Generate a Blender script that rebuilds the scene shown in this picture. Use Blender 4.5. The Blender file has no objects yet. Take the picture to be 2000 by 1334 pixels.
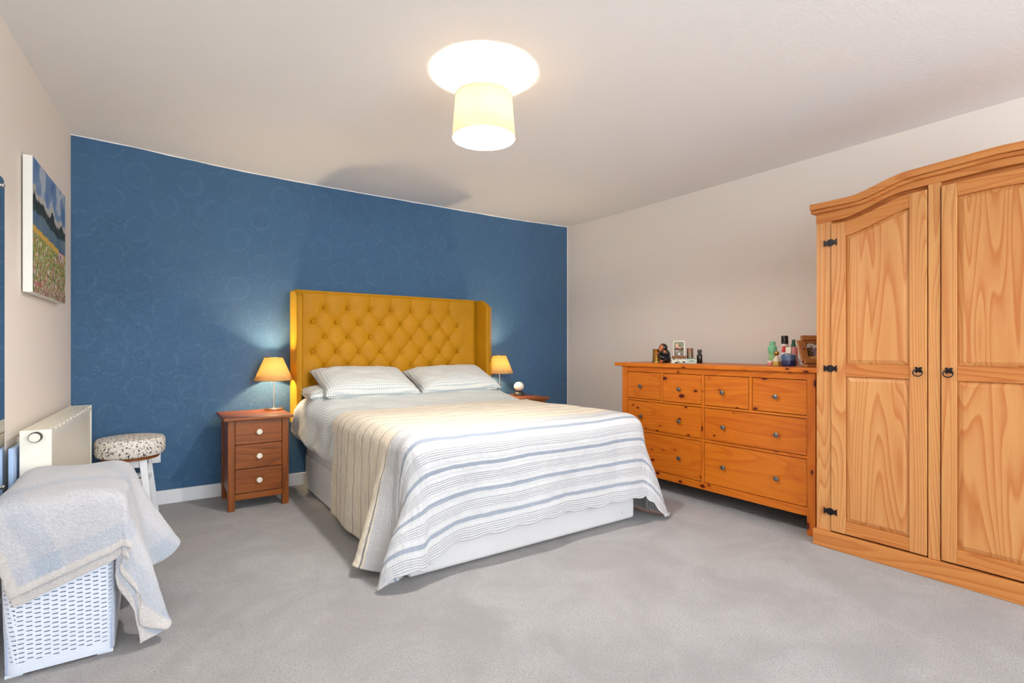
import bpy, bmesh, math, random, zlib, base64
import numpy as np
from mathutils import Vector, Matrix, noise

PI = math.pi
scene = bpy.context.scene
COL = scene.collection
random.seed(7)

# ---------------------------------------------------------------- camera
cam_data = bpy.data.cameras.new('camera')
cam_data.sensor_width = 36.0
cam_data.lens = 36.0 * 1007.0 / 2000.0
cam_data.shift_y = 0.007
cam_data.clip_start = 0.05
cam = bpy.data.objects.new('camera', cam_data)
COL.objects.link(cam)
cam.location = (0, 0, 1.0725)
cam.rotation_euler = (PI / 2, 0, -math.atan(700.0 / 1007.0))
scene.camera = cam

# ---------------------------------------------------------------- world, window light, exposure
world = bpy.data.worlds.new('world')
scene.world = world
world.use_nodes = True
world.node_tree.nodes['Background'].inputs[0].default_value = (0.72, 0.86, 1.0, 1)
world.node_tree.nodes['Background'].inputs[1].default_value = 2.0


def area_light(name, loc, rot, sx, sy, power, color):
    d = bpy.data.lights.new(name, 'AREA')
    d.shape = 'RECTANGLE'
    d.size = sx
    d.size_y = sy
    d.energy = power
    d.color = color
    o = bpy.data.objects.new(name, d)
    o.location = loc
    o.rotation_euler = rot
    COL.objects.link(o)
    return o


# daylight coming through the two windows of the wall behind the camera
area_light('daylight_large_window', (2.00, -2.86, 1.40), (math.radians(90), 0, 0), 3.0, 1.6, 62, (0.86, 0.93, 1.0))
area_light('daylight_small_window', (-0.10, -2.86, 1.40), (math.radians(90), 0, 0), 0.8, 1.6, 16, (0.84, 0.92, 1.0))

scene.view_settings.view_transform = 'Standard'
scene.view_settings.look = 'None'
scene.view_settings.gamma = 1.0
scene.view_settings.use_curve_mapping = False
scene.view_settings.exposure = 1.0
scene.cycles.max_bounces = 10
scene.cycles.diffuse_bounces = 6
scene.cycles.sample_clamp_indirect = 6.0


# ---------------------------------------------------------------- node helper
def lin(r, g, b):
    def f(c):
        c /= 255.0
        return c / 12.92 if c <= 0.04045 else ((c + 0.055) / 1.055) ** 2.4
    return (f(r), f(g), f(b), 1.0)


class NT:
    def __init__(s, name):
        s.m = bpy.data.materials.new(name)
        s.m.use_nodes = True
        s.t = s.m.node_tree
        s.t.nodes.clear()
        s.out = s.n('ShaderNodeOutputMaterial')
        s.b = s.n('ShaderNodeBsdfPrincipled')
        s.l(s.b.outputs[0], s.out.inputs[0])

    def n(s, kind, **kw):
        nd = s.t.nodes.new(kind)
        for k, v in kw.items():
            setattr(nd, k, v)
        return nd

    def l(s, a, b):
        s.t.links.new(a, b)

    def _in(s, sock, v):
        if hasattr(v, 'links') or isinstance(v, bpy.types.NodeSocket):
            s.l(v, sock)
        elif v is not None:
            sock.default_value = v

    def math(s, op, a, b=None, c=None, clamp=False):
        nd = s.n('ShaderNodeMath', operation=op, use_clamp=clamp)
        s._in(nd.inputs[0], a)
        if b is not None:
            s._in(nd.inputs[1], b)
        if c is not None:
            s._in(nd.inputs[2], c)
        return nd.outputs[0]

    def vmath(s, op, a, b=None):
        nd = s.n('ShaderNodeVectorMath', operation=op)
        s._in(nd.inputs[0], a)
        if b is not None:
            s._in(nd.inputs[1], b)
        return nd.outputs[0]

    def mix(s, f, a, b, mode='MIX'):
        nd = s.n('ShaderNodeMix', data_type='RGBA', blend_type=mode)
        s._in(nd.inputs[0], f)
        s._in(nd.inputs[6], a)
        s._in(nd.inputs[7], b)
        return nd.outputs[2]

    def ramp(s, f, stops, interp='LINEAR'):
        nd = s.n('ShaderNodeValToRGB')
        nd.color_ramp.interpolation = interp
        e = nd.color_ramp.elements
        while len(e) > 1:
            e.remove(e[0])
        e[0].position = stops[0][0]
        e[0].color = stops[0][1]
        for p, c in stops[1:]:
            x = e.new(p)
            x.color = c
        s._in(nd.inputs[0], f)
        return nd.outputs[0]

    def step(s, v, a, b):
        nd = s.n('ShaderNodeMapRange', interpolation_type='SMOOTHSTEP')
        s._in(nd.inputs[0], v)
        nd.inputs[1].default_value = a
        nd.inputs[2].default_value = b
        return nd.outputs[0]

    def coord(s, kind='Object'):
        return s.n('ShaderNodeTexCoord').outputs[kind]

    def mapping(s, v, scale=(1, 1, 1), loc=(0, 0, 0)):
        nd = s.n('ShaderNodeMapping')
        s._in(nd.inputs[0], v)
        nd.inputs['Scale'].default_value = scale
        nd.inputs['Location'].default_value = loc
        return nd.outputs[0]

    def noise(s, v, scale, detail=3, rough=0.5, dist=0.0):
        nd = s.n('ShaderNodeTexNoise')
        s._in(nd.inputs['Vector'], v)
        nd.inputs['Scale'].default_value = scale
        nd.inputs['Detail'].default_value = detail
        nd.inputs['Roughness'].default_value = rough
        nd.inputs['Distortion'].default_value = dist
        return nd.outputs[0]

    def sep(s, v):
        nd = s.n('ShaderNodeSeparateXYZ')
        s._in(nd.inputs[0], v)
        return nd.outputs

    def comb(s, x, y, z):
        nd = s.n('ShaderNodeCombineXYZ')
        s._in(nd.inputs[0], x)
        s._in(nd.inputs[1], y)
        s._in(nd.inputs[2], z)
        return nd.outputs[0]

    def bump(s, h, strength=0.3, dist=0.01, normal=None):
        nd = s.n('ShaderNodeBump')
        nd.inputs['Strength'].default_value = strength
        nd.inputs['Distance'].default_value = dist
        s._in(nd.inputs['Height'], h)
        if normal is not None:
            s.l(normal, nd.inputs['Normal'])
        s.l(nd.outputs[0], s.b.inputs['Normal'])
        return nd.outputs[0]

    def base(s, col, rough=0.5, metal=0.0, spec=0.5):
        s._in(s.b.inputs['Base Color'], col)
        s._in(s.b.inputs['Roughness'], rough)
        s.b.inputs['Metallic'].default_value = metal
        s.b.inputs['Specular IOR Level'].default_value = spec
        return s.m


def plain(name, rgb, rough=0.5, metal=0.0, spec=0.5, bump=None, coat=0.0):
    t = NT(name)
    c = t.coord()
    v = t.noise(c, 6, 3)
    k = lin(*rgb)
    d = tuple(x * 0.93 for x in k[:3]) + (1,)
    t.base(t.mix(v, k, d), rough, metal, spec)
    t.b.inputs['Coat Weight'].default_value = coat
    if bump:
        t.bump(t.noise(c, bump[0], 3), bump[1], 0.002)
    return t.m


def wood(name, light, dark, axis, freq, contrast=1.0, knots=None, rough=0.42, knot_col=(70, 25, 10), streak=0.4, warp=1.0, rings_=15.0):
    """flat-sawn pine: contour lines of a stretched noise field, plus knots"""
    t = NT(name)
    c = t.coord()
    rnd = t.n('ShaderNodeObjectInfo').outputs['Random']
    off = t.math('MULTIPLY', rnd, 37.0)
    c = t.vmath('ADD', c, t.comb(off, off, off))
    hi, lo = freq, freq * 0.085
    sc = {'X': (lo, hi, hi), 'Y': (hi, lo, hi), 'Z': (hi, hi, lo)}[axis]
    q = t.mapping(c, sc)
    n1 = t.noise(q, 1.0, 1.5, 0.35, 0.3 * warp)
    rings = t.math('FRACT', t.math('MULTIPLY', n1, rings_))
    wv = t.ramp(rings, [(0.0, (0, 0, 0, 1)), (0.55, (0.35, 0.35, 0.35, 1)), (0.86, (1, 1, 1, 1)), (1.0, (0, 0, 0, 1))])
    fine = t.noise(t.mapping(c, tuple(x * 18 for x in sc)), 1.0, 3, 0.6)
    broad = t.noise(q, 0.7, 1, 0.5)
    f = t.math('MULTIPLY', wv, contrast * 0.75)
    f = t.math('ADD', f, t.math('MULTIPLY', t.math('SUBTRACT', fine, 0.5), streak))
    f = t.math('ADD', f, t.math('MULTIPLY', t.math('SUBTRACT', broad, 0.45), 0.8), clamp=True)
    col = t.mix(f, lin(*light), lin(*dark))
    if knots:
        ks, kr, kp = knots
        a = {'X': (0.55, 1, 1), 'Y': (1, 0.55, 1), 'Z': (1, 1, 0.55)}[axis]
        vo = t.n('ShaderNodeTexVoronoi')
        t.l(t.mapping(c, tuple(ks * x for x in a)), vo.inputs['Vector'])
        vo.inputs['Scale'].default_value = 1.0
        d = t.math('ADD', vo.outputs['Distance'], t.math('MULTIPLY', t.math('SUBTRACT', t.noise(c, 60, 2), 0.5), 0.08))
        cr = t.sep(vo.outputs['Color'])
        rad = t.math('MULTIPLY', t.math('MAXIMUM', t.math('SUBTRACT', cr[0], kp), 0.0), kr)
        k = t.math('SUBTRACT', 1.0, t.math('DIVIDE', d, t.math('ADD', rad, 0.0001)), clamp=True)
        k = t.step(k, 0.0, 0.25)
        halo = t.math('MULTIPLY', t.math('SUBTRACT', 1.0, t.math('DIVIDE', d, t.math('ADD', t.math('MULTIPLY', rad, 2.2), 0.0001)), clamp=True), 0.6)
        col = t.mix(halo, col, lin(*dark))
        col = t.mix(k, col, lin(*knot_col))
    t.base(col, rough, 0, 0.32)
    t.b.inputs['Coat Weight'].default_value = 0.05
    t.b.inputs['Coat Roughness'].default_value = 0.25
    t.bump(f, 0.08, 0.002)
    return t.m


M = {}
for ax in 'XYZ':
    M['pine' + ax] = wood('pale_pine_' + ax, (208, 151, 92) if ax == 'Z' else (200, 132, 70), (180, 100, 46) if ax == 'Z' else (170, 88, 34), ax, 6.0, 0.85, (3.4, 0.34, 0.62), knot_col=(96, 44, 22), rings_=20.0)
    M['orange' + ax] = wood('orange_pine_' + ax, (206, 114, 26), (172, 72, 8), ax, 5.5, 0.55, (17.0, 0.30, 0.12), knot_col=(84, 22, 8), streak=0.6)
    M['walnut' + ax] = wood('brown_stained_wood_' + ax, (142, 78, 28), (91, 40, 11), ax, 6.5, 0.7, (5.0, 0.2, 0.7), knot_col=(50, 24, 14), rough=0.38, streak=0.8)
M['dark_gap'] = plain('dark_gap_wood', (58, 24, 10), 0.8)  # dark brown; behind the drawers it carries the shade of the gaps
M['white_paint'] = plain('white_paint', (236, 236, 238), 0.35)
M['radiator_white'] = plain('radiator_enamel', (242, 236, 220), 0.3)
M['black_iron'] = plain('black_iron', (32, 32, 35), 0.42, 0.6, bump=(90, 0.3))
M['pewter'] = plain('pewter_knob', (128, 130, 130), 0.35, 0.9)
M['chrome'] = plain('brushed_steel', (200, 196, 190), 0.22, 1.0)
M['brass'] = plain('brass', (196, 160, 84), 0.25, 1.0)
M['ceramic'] = plain('cream_ceramic', (236, 228, 210), 0.22, coat=0.4)
M['black_gloss'] = plain('black_gloss', (18, 17, 18), 0.16, coat=0.5)
M['carved_brown'] = plain('brown_glazed_face', (176, 98, 56), 0.3, coat=0.4)
M['bark_brown'] = plain('carved_brown_wood', (120, 62, 34), 0.4)
M['dark_valve'] = plain('dark_valve', (54, 50, 48), 0.4)
M['inner_dark'] = plain('basket_inside_shade', (168, 180, 205), 0.8)  # shade of the basket's inside put into a darker, bluer tone
M['basket'] = plain('white_basket_plastic', (222, 228, 240), 0.4)


def glass(name, rgb, rough=0.03, trans=1.0):
    t = NT(name)
    c = t.coord()
    k = lin(*rgb)
    t.base(t.mix(t.noise(c, 4), k, tuple(x * 0.97 for x in k[:3]) + (1,)), rough)
    t.b.inputs['Transmission Weight'].default_value = trans
    t.b.inputs['IOR'].default_value = 1.45
    return t.m


# walls
def wall_mat(name, rgb):
    t = NT(name)
    c = t.coord()
    a = t.noise(c, 1.2, 3)
    k = lin(*rgb)
    k2 = tuple(x * y for x, y in zip(k[:3], (0.96, 0.945, 0.93))) + (1,)
    t.base(t.mix(a, k, k2), 0.75, 0, 0.25)
    emb = t.noise(t.mapping(c, (1, 1, 2.2)), 46, 4, 0.6, 1.2)
    t.bump(emb, 0.22, 0.004)
    return t.m


M['cream_wall'] = wall_mat('cream_wallpaper', (238, 232, 224))
M['left_cream'] = wall_mat('cream_wallpaper_left', (236, 227, 216))


def ceiling_mat():
    t = NT('artex_ceiling')
    c = t.coord()
    t.base(t.mix(t.noise(c, 0.8, 2), lin(240, 239, 238), lin(236, 235, 233)), 0.85, 0, 0.2)
    t.bump(t.noise(t.mapping(c, (1, 1.8, 1)), 34, 4, 0.65, 0.8), 0.28, 0.006)
    return t.m


M['ceiling'] = ceiling_mat()


def blue_mat():
    """deep blue embossed damask paper: medallions on a half-drop lattice, curls pressed in"""
    t = NT('blue_damask_wallpaper')
    c = t.coord()
    s = t.sep(c)
    w, hgt = 0.30, 0.36

    def medallion(ox, oz):
        fx = t.math('SUBTRACT', t.math('FRACT', t.math('ADD', t.math('DIVIDE', s[0], w), ox)), 0.5)
        fz = t.math('SUBTRACT', t.math('FRACT', t.math('ADD', t.math('DIVIDE', s[2], hgt), oz)), 0.5)
        x = t.math('MULTIPLY', fx, w)
        z = t.math('MULTIPLY', fz, hgt)
        ang = t.math('ARCTAN2', z, x)
        r = t.math('SQRT', t.math('ADD', t.math('MULTIPLY', x, x), t.math('MULTIPLY', t.math('MULTIPLY', z, z), 0.8)))
        scal = t.math('MULTIPLY', t.math('COSINE', t.math('MULTIPLY', ang, 12)), 0.0035)
        d1 = t.math('ABSOLUTE', t.math('SUBTRACT', t.math('ADD', r, scal), 0.072))
        ring = t.math('SUBTRACT', 1.0, t.math('DIVIDE', d1, 0.013), clamp=True)
        d2 = t.math('ABSOLUTE', t.math('SUBTRACT', t.math('ADD', r, t.math('MULTIPLY', t.math('COSINE', t.math('MULTIPLY', ang, 8)), 0.007)), 0.04))
        ring2 = t.math('MULTIPLY', t.math('SUBTRACT', 1.0, t.math('DIVIDE', d2, 0.005), clamp=True), 0.35)
        dot = t.math('MULTIPLY', t.math('SUBTRACT', 1.0, t.math('DIVIDE', t.math('ABSOLUTE', t.math('SUBTRACT', r, 0.012)), 0.004), clamp=True), 0.4)
        # stems rising from each medallion to its neighbours
        ax = t.math('ABSOLUTE', x)
        cur = t.math('ADD', t.math('MULTIPLY', t.math('SQRT', t.math('MAXIMUM', t.math('ADD', z, 0.17), 0.0)), 0.30), -0.02)
        st = t.math('SUBTRACT', 1.0, t.math('DIVIDE', t.math('ABSOLUTE', t.math('SUBTRACT', ax, cur)), 0.007), clamp=True)
        st = t.math('MULTIPLY', st, t.math('LESS_THAN', z, -0.075))
        return t.math('MAXIMUM', t.math('MAXIMUM', ring, ring2), t.math('MAXIMUM', dot, st))
    pat = t.math('MAXIMUM', medallion(0.0, 0.0), medallion(0.5, 0.5))
    brk = t.step(t.noise(c, 30, 3), 0.35, 0.6)
    pat = t.math('MULTIPLY', pat, brk)
    curl = t.noise(t.mapping(c, (1, 1, 1.5)), 30, 2, 0.5, 3.0)
    curl = t.math('SINE', t.math('MULTIPLY', curl, 42))
    k = lin(66, 108, 146)
    k2 = lin(59, 98, 133)
    col = t.mix(t.noise(c, 2.5, 3), k, k2)
    col = t.mix(t.math('MULTIPLY', pat, 0.42), col, lin(88, 128, 162))
    t.base(col, 0.40, 0, 0.5)
    h = t.math('ADD', t.math('MULTIPLY', curl, 0.5), t.math('MULTIPLY', pat, 0.8))
    t.bump(h, 0.5, 0.004)
    return t.m


M['blue'] = blue_mat()


def carpet_mat():
    t = NT('grey_carpet')
    c = t.coord()
    pile = t.noise(c, 260, 3, 0.7)
    tuft = t.noise(t.mapping(c, (1, 1.5, 1)), 120, 3, 0.7)
    patch = t.noise(c, 2.6, 5, 0.62, 0.6)
    col = t.mix(t.step(patch, 0.34, 0.66), lin(200, 198, 197), lin(176, 173, 172))
    col = t.mix(t.step(tuft, 0.33, 0.51), lin(148, 145, 144), col)
    col = t.mix(t.math('MULTIPLY', pile, 0.35), col, lin(203, 200, 199))
    stain = t.step(t.noise(c, 0.9, 2), 0.5, 0.75)
    col = t.mix(t.math('MULTIPLY', stain, 0.2), col, lin(196, 178, 168))
    t.base(col, 0.95, 0, 0.1)
    t.b.inputs['Sheen Weight'].default_value = 0.25
    h = t.math('ADD', t.math('MULTIPLY', pile, 0.6), t.math('ADD', tuft, t.math('MULTIPLY', patch, 2.0)))
    t.bump(h, 0.9, 0.014)
    return t.m


M['carpet'] = carpet_mat()


def velvet_mat():
    t = NT('mustard_velvet')
    c = t.coord()
    n = t.noise(c, 9, 4, 0.6)
    t.base(t.mix(n, lin(184, 130, 2), lin(166, 111, 1)), 0.62, 0, 0.25)
    t.b.inputs['Sheen Weight'].default_value = 0.55
    t.b.inputs['Sheen Roughness'].default_value = 0.4
    t.b.inputs['Sheen Tint'].default_value = lin(255, 208, 70)
    t.bump(t.noise(c, 180, 2), 0.12, 0.001)
    return t.m


M['velvet'] = velvet_mat()


def fabric(name, rgb, scale=300, strength=0.3, rough=0.9, var=0.9):
    t = NT(name)
    c = t.coord()
    k = lin(*rgb)
    t.base(t.mix(t.noise(c, 5, 4), k, tuple(x * var for x in k[:3]) + (1,)), rough, 0, 0.15)
    t.b.inputs['Sheen Weight'].default_value = 0.2
    t.bump(t.noise(c, scale, 2), strength, 0.001)
    return t.m


M['divan'] = fabric('pale_grey_divan_cloth', (214, 213, 213))
M['mattress'] = fabric('white_mattress_cloth', (232, 230, 226))


def gingham_mat():
    t = NT('gingham_cotton')
    uv = t.sep(t.coord('UV'))
    P = 0.017

    def chk(u):
        f = t.math('FRACT', t.math('DIVIDE', u, P))
        tri = t.math('ABSOLUTE', t.math('SUBTRACT', f, 0.5))
        return t.step(tri, 0.20, 0.30)
    a = t.math('ADD', chk(uv[0]), chk(uv[1]))
    f = t.math('MULTIPLY', a, 0.5)
    col = t.mix(f, lin(232, 227, 216), lin(172, 182, 186))
    t.base(col, 0.9, 0, 0.15)
    c = t.coord()
    w = t.noise(c, 420, 2)
    wr = t.noise(c, 14, 3, 0.5, 0.6)
    t.bump(t.math('ADD', t.math('MULTIPLY', w, 0.15), wr), 0.35, 0.008)
    t.b.inputs['Sheen Weight'].default_value = 0.15
    return t.m


M['gingham'] = gingham_mat()


def quilt_mat():
    """UV.y = metres from the foot hem; stripes run across the bed"""
    t = NT('striped_quilt')
    uv = t.sep(t.coord('UV'))
    c = t.coord()
    wob = t.math('MULTIPLY', t.math('SUBTRACT', t.noise(t.coord('UV'), 22, 2), 0.5), 0.006)
    v = t.math('ADD', uv[1], wob)

    def line(pos, half, soft=0.0015):
        d = t.math('ABSOLUTE', t.math('SUBTRACT', v, pos))
        nd = t.n('ShaderNodeMapRange')
        t.l(d, nd.inputs[0])
        nd.inputs[1].default_value = half
        nd.inputs[2].default_value = half + soft
        nd.inputs[3].default_value = 1.0
        nd.inputs[4].default_value = 0.0
        return nd.outputs[0]

    def total(items):
        x = items[0]
        for y in items[1:]:
            x = t.math('MAXIMUM', x, y)
        return x
    wide = total([line(p, 0.0085, 0.002) for p in (0.090, 0.215, 0.342, 0.480)])
    grp = []
    for cen in (0.032, 0.152, 0.278, 0.410, 0.560):
        for k in range(-2, 3):
            grp.append(line(cen + k * 0.0095, 0.0006, 0.0012))
    thin = total(grp)
    tlines = total([line(p, 0.0028, 0.0015) for p in (0.674, 0.795, 0.920, 1.045, 1.165, 1.285, 1.405, 1.50)])
    taupe = t.math('GREATER_THAN', v, 0.663)
    slub = t.noise(t.mapping(t.coord('UV'), (10, 160, 1)), 1.0, 3, 0.6)
    white = t.mix(t.noise(c, 8, 3), lin(205, 205, 205), lin(198, 198, 199))
    tp = t.mix(t.step(slub, 0.35, 0.65), lin(238, 228, 208), lin(214, 203, 184))
    col = t.mix(t.math('MULTIPLY', thin, 0.75), white, lin(104, 110, 118))
    col = t.mix(t.math('MULTIPLY', wide, 0.85), col, lin(138, 148, 162))
    col = t.mix(taupe, col, tp)
    col = t.mix(t.math('MULTIPLY', tlines, 0.85), col, lin(116, 118, 126))
    t.base(col, 0.9, 0, 0.15)
    # hand-quilted channels across the width plus crinkle
    chan = t.math('ABSOLUTE', t.math('SINE', t.math('MULTIPLY', uv[1], PI / 0.024)))
    chan2 = t.math('ABSOLUTE', t.math('SINE', t.math('MULTIPLY', t.math('ADD', uv[0], t.math('MULTIPLY', t.math('SINE', t.math('MULTIPLY', uv[1], 50)), 0.012)), PI / 0.06)))
    ruck = t.noise(t.mapping(t.coord('UV'), (70, 26, 1)), 1.0, 3, 0.6, 0.5)
    hgt = t.math('ADD', t.math('MULTIPLY', t.math('POWER', chan, 0.5), 0.35), t.math('ADD', t.math('MULTIPLY', ruck, 1.0), t.math('MULTIPLY', t.math('POWER', chan2, 0.4), 0.3)))
    t.bump(hgt, 0.55, 0.006)
    return t.m


M['quilt'] = quilt_mat()


def fleece_mat():
    t = NT('pale_blue_fleece')
    uv = t.sep(t.coord('UV'))
    c = t.coord()

    def band(u, per, w0, off):
        f = t.math('FRACT', t.math('ADD', t.math('DIVIDE', u, per), off))
        return t.step(t.math('ABSOLUTE', t.math('SUBTRACT', f, 0.5)), w0, w0 - 0.05)
    b1 = band(uv[0], 0.36, 0.12, 0.20)
    b2 = band(uv[1], 0.36, 0.12, 0.35)
    f = t.math('MULTIPLY', t.math('ADD', b1, b2), 0.5)
    n = t.noise(c, 40, 4, 0.7)
    col = t.mix(t.math('MULTIPLY', f, 0.9), lin(206, 204, 207), lin(168, 180, 196))
    col = t.mix(t.math('MULTIPLY', n, 0.35), col, lin(186, 192, 204))
    hem_d = t.math('MINIMUM', uv[0], uv[1])
    col = t.mix(t.step(hem_d, 0.034, 0.024), col, lin(214, 208, 204))
    t.base(col, 0.95, 0, 0.1)
    t.b.inputs['Sheen Weight'].default_value = 0.6
    t.bump(t.math('ADD', t.noise(c, 110, 4, 0.7, 0.6), t.math('MULTIPLY', n, 0.8)), 0.9, 0.010)
    return t.m


M['fleece'] = fleece_mat()


def star_mat():
    t = NT('star_print_cotton')
    c = t.coord()

    def layer(scale, seed, size, col, base):
        v = t.vmath('ADD', c, (seed, seed * 1.7, seed * 0.6))
        vo = t.n('ShaderNodeTexVoronoi')
        t.l(v, vo.inputs['Vector'])
        vo.inputs['Scale'].default_value = scale
        vo.inputs['Randomness'].default_value = 0.75
        d = t.sep(t.vmath('SUBTRACT', t.vmath('MULTIPLY', v, (scale, scale, scale)), t.vmath('MULTIPLY', vo.outputs['Position'], (scale, scale, scale))))
        x = d[0]
        y = t.math('ADD', d[1], d[2])
        r = t.math('SQRT', t.math('ADD', t.math('MULTIPLY', x, x), t.math('MULTIPLY', y, y)))
        th = t.math('ARCTAN2', x, y)
        rr = t.math('MULTIPLY', t.math('ADD', 0.72, t.math('MULTIPLY', t.math('COSINE', t.math('MULTIPLY', th, 5)), 0.28)), size)
        return t.mix(t.math('LESS_THAN', r, rr), base, col)
    base = t.mix(t.noise(c, 8), lin(232, 222, 208), lin(222, 214, 204))
    col = layer(36, 1.3, 0.24, lin(186, 178, 172), base)
    col = layer(40, 4.1, 0.22, lin(244, 242, 240), col)
    col = layer(34, 7.7, 0.23, lin(58, 58, 66), col)
    col = layer(44, 9.9, 0.20, lin(88, 84, 88), col)
    t.base(col, 0.85, 0, 0.2)
    t.bump(t.noise(c, 12, 2), 0.3, 0.006)
    return t.m


M['stars'] = star_mat()


def shade_mat(name, rgb, trans=0.55):
    t = NT(name)
    c = t.coord()
    k = lin(*rgb)
    col = t.mix(t.noise(c, 24, 4, 0.7), k, tuple(x * 0.86 for x in k[:3]) + (1,))
    df = t.n('ShaderNodeBsdfDiffuse')
    tr = t.n('ShaderNodeBsdfTranslucent')
    mx = t.n('ShaderNodeMixShader')
    t.l(col, df.inputs[0])
    t.l(col, tr.inputs[0])
    mx.inputs[0].default_value = trans
    t.l(df.outputs[0], mx.inputs[1])
    t.l(tr.outputs[0], mx.inputs[2])
    t.l(mx.outputs[0], t.out.inputs[0])
    return t.m


M['drum_shade'] = shade_mat('cream_drum_shade', (252, 236, 206), 0.60)
M['amber_shade'] = shade_mat('amber_paper_shade', (255, 224, 156), 0.55)


def emit_mat(name, rgb, strength):
    t = NT(name)
    t.base(lin(*rgb), 0.4)
    t.b.inputs['Emission Color'].default_value = lin(*rgb)
    t.b.inputs['Emission Strength'].default_value = strength
    return t.m


M['bulb'] = emit_mat('lit_bulb', (255, 236, 200), 30)
M['bulb_warm'] = emit_mat('lit_warm_bulb', (255, 214, 150), 14)


def attr_mat(name, rough=0.6):
    t = NT(name)
    a = t.n('ShaderNodeAttribute', attribute_name='paint')
    t.base(a.outputs['Color'], rough, 0, 0.3)
    t.bump(t.noise(t.coord(), 120, 3), 0.25, 0.001)
    return t.m


M['painted'] = attr_mat('painted_canvas')
M['photo'] = attr_mat('glossy_photo', 0.25)


def mirror_mat():
    t = NT('mirror_silver')
    t.base(lin(236, 240, 240), 0.01, 1.0)
    return t.m


M['mirror'] = mirror_mat()


# ---------------------------------------------------------------- object helpers
def tag(o, label=None, cat=None, group=None, kind=None):
    if label:
        o['label'] = label
    if cat:
        o['category'] = cat
    if group:
        o['group'] = group
    if kind:
        o['kind'] = kind
    return o


def thing(name, loc, label, cat, group=None, rotz=0.0):
    o = bpy.data.objects.new(name, None)
    o.empty_display_size = 0.1
    COL.objects.link(o)
    o.location = loc
    o.rotation_euler = (0, 0, rotz)
    return tag(o, label, cat, group)


def origin_of(o):
    p = Vector((0, 0, 0))
    while o is not None:
        p = p + Vector(o.location)
        o = o.parent
    return p


def put(name, bm, mat, parent=None, at=None, smooth=True, bevel=0.0, local=False, seg=2, sub=0, autosmooth=40):
    """bm holds world coordinates (or, local=True, coordinates about its own origin placed at `at`)"""
    me = bpy.data.meshes.new(name)
    o = bpy.data.objects.new(name, me)
    COL.objects.link(o)
    base = origin_of(parent) if parent else Vector((0, 0, 0))
    at = Vector(at) if at is not None else None
    if local:
        o.location = (at if at is not None else Vector((0, 0, 0))) - base
    else:
        org = at if at is not None else base
        if not parent and at is None:
            cs = [v.co for v in bm.verts]
            org = Vector(((min(c.x for c in cs) + max(c.x for c in cs)) / 2, (min(c.y for c in cs) + max(c.y for c in cs)) / 2, min(c.z for c in cs)))
        for v in bm.verts:
            v.co -= org
        o.location = org - base
    if parent:
        o.parent = parent
    bmesh.ops.recalc_face_normals(bm, faces=bm.faces)
    bm.to_mesh(me)
    bm.free()
    me.materials.append(mat)
    if bevel:
        b = o.modifiers.new('bevel', 'BEVEL')
        b.width = bevel
        b.segments = seg
        b.limit_method = 'ANGLE'
        b.angle_limit = math.radians(35)
        b.harden_normals = False
    if sub:
        s_ = o.modifiers.new('sub', 'SUBSURF')
        s_.levels = sub
        s_.render_levels = sub
    if smooth:
        me.polygons.foreach_set('use_smooth', [True] * len(me.polygons))
        if autosmooth:
            try:
                me.set_sharp_from_angle(angle=math.radians(autosmooth))
            except Exception:
                pass
    return o


def box(bm, x0, x1, y0, y1, z0, z1):
    vs = [bm.verts.new((x, y, z)) for z in (z0, z1) for y in (y0, y1) for x in (x0, x1)]
    for f in ((0, 2, 3, 1), (4, 5, 7, 6), (0, 1, 5, 4), (2, 6, 7, 3), (0, 4, 6, 2), (1, 3, 7, 5)):
        bm.faces.new([vs[i] for i in f])
    return vs


def B(*boxes):
    bm = bmesh.new()
    for b in boxes:
        box(bm, *b)
    return bm


def lathe(bm, prof, seg=32, c=(0, 0, 0), axis='Z', cap=True):
    """prof = [(r, h), ...]"""
    rings = []
    for r, hgt in prof:
        ring = []
        for k in range(seg):
            a = 2 * PI * k / seg
            p = (r * math.cos(a), r * math.sin(a), hgt)
            if axis == 'X':
                p = (hgt, p[0], p[1])
            elif axis == 'Y':
                p = (p[0], hgt, p[1])
            ring.append(bm.verts.new((p[0] + c[0], p[1] + c[1], p[2] + c[2])))
        rings.append(ring)
    for a, b in zip(rings, rings[1:]):
        for k in range(seg):
            bm.faces.new((a[k], a[(k + 1) % seg], b[(k + 1) % seg], b[k]))
    if cap:
        for r in (rings[0], rings[-1]):
            try:
                bm.faces.new(r)
            except ValueError:
                pass
    return bm


def L(prof, seg=32, c=(0, 0, 0), axis='Z', cap=True):
    return lathe(bmesh.new(), prof, seg, c, axis, cap)


def tube(bm, pts, r, seg=10, closed=False):
    pts = [Vector(p) for p in pts]
    rings = []
    n = len(pts)
    for i, p in enumerate(pts):
        a = pts[(i - 1) % n] if (closed or i) else p
        b = pts[(i + 1) % n] if (closed or i < n - 1) else p
        t = (b - a).normalized()
        up = Vector((0, 0, 1)) if abs(t.z) < 0.9 else Vector((1, 0, 0))
        u = t.cross(up).normalized()
        w = t.cross(u).normalized()
        rr = r[i] if isinstance(r, (list, tuple)) else r
        rings.append([bm.verts.new(p + (u * math.cos(2 * PI * k / seg) + w * math.sin(2 * PI * k / seg)) * rr) for k in range(seg)])
    m = n if closed else n - 1
    for i in range(m):
        a, b = rings[i], rings[(i + 1) % n]
        for k in range(seg):
            bm.faces.new((a[k], a[(k + 1) % seg], b[(k + 1) % seg], b[k]))
    if not closed:
        bm.faces.new(rings[0])
        bm.faces.new(rings[-1])
    return bm


def ball(bm, c, r, sx=1, sy=1, sz=1, seg=24, rings=14):
    m = Matrix.Translation(c) @ Matrix.Diagonal((r * sx, r * sy, r * sz, 1))
    bmesh.ops.create_uvsphere(bm, u_segments=seg, v_segments=rings, radius=1, matrix=m)
    return bm


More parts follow.
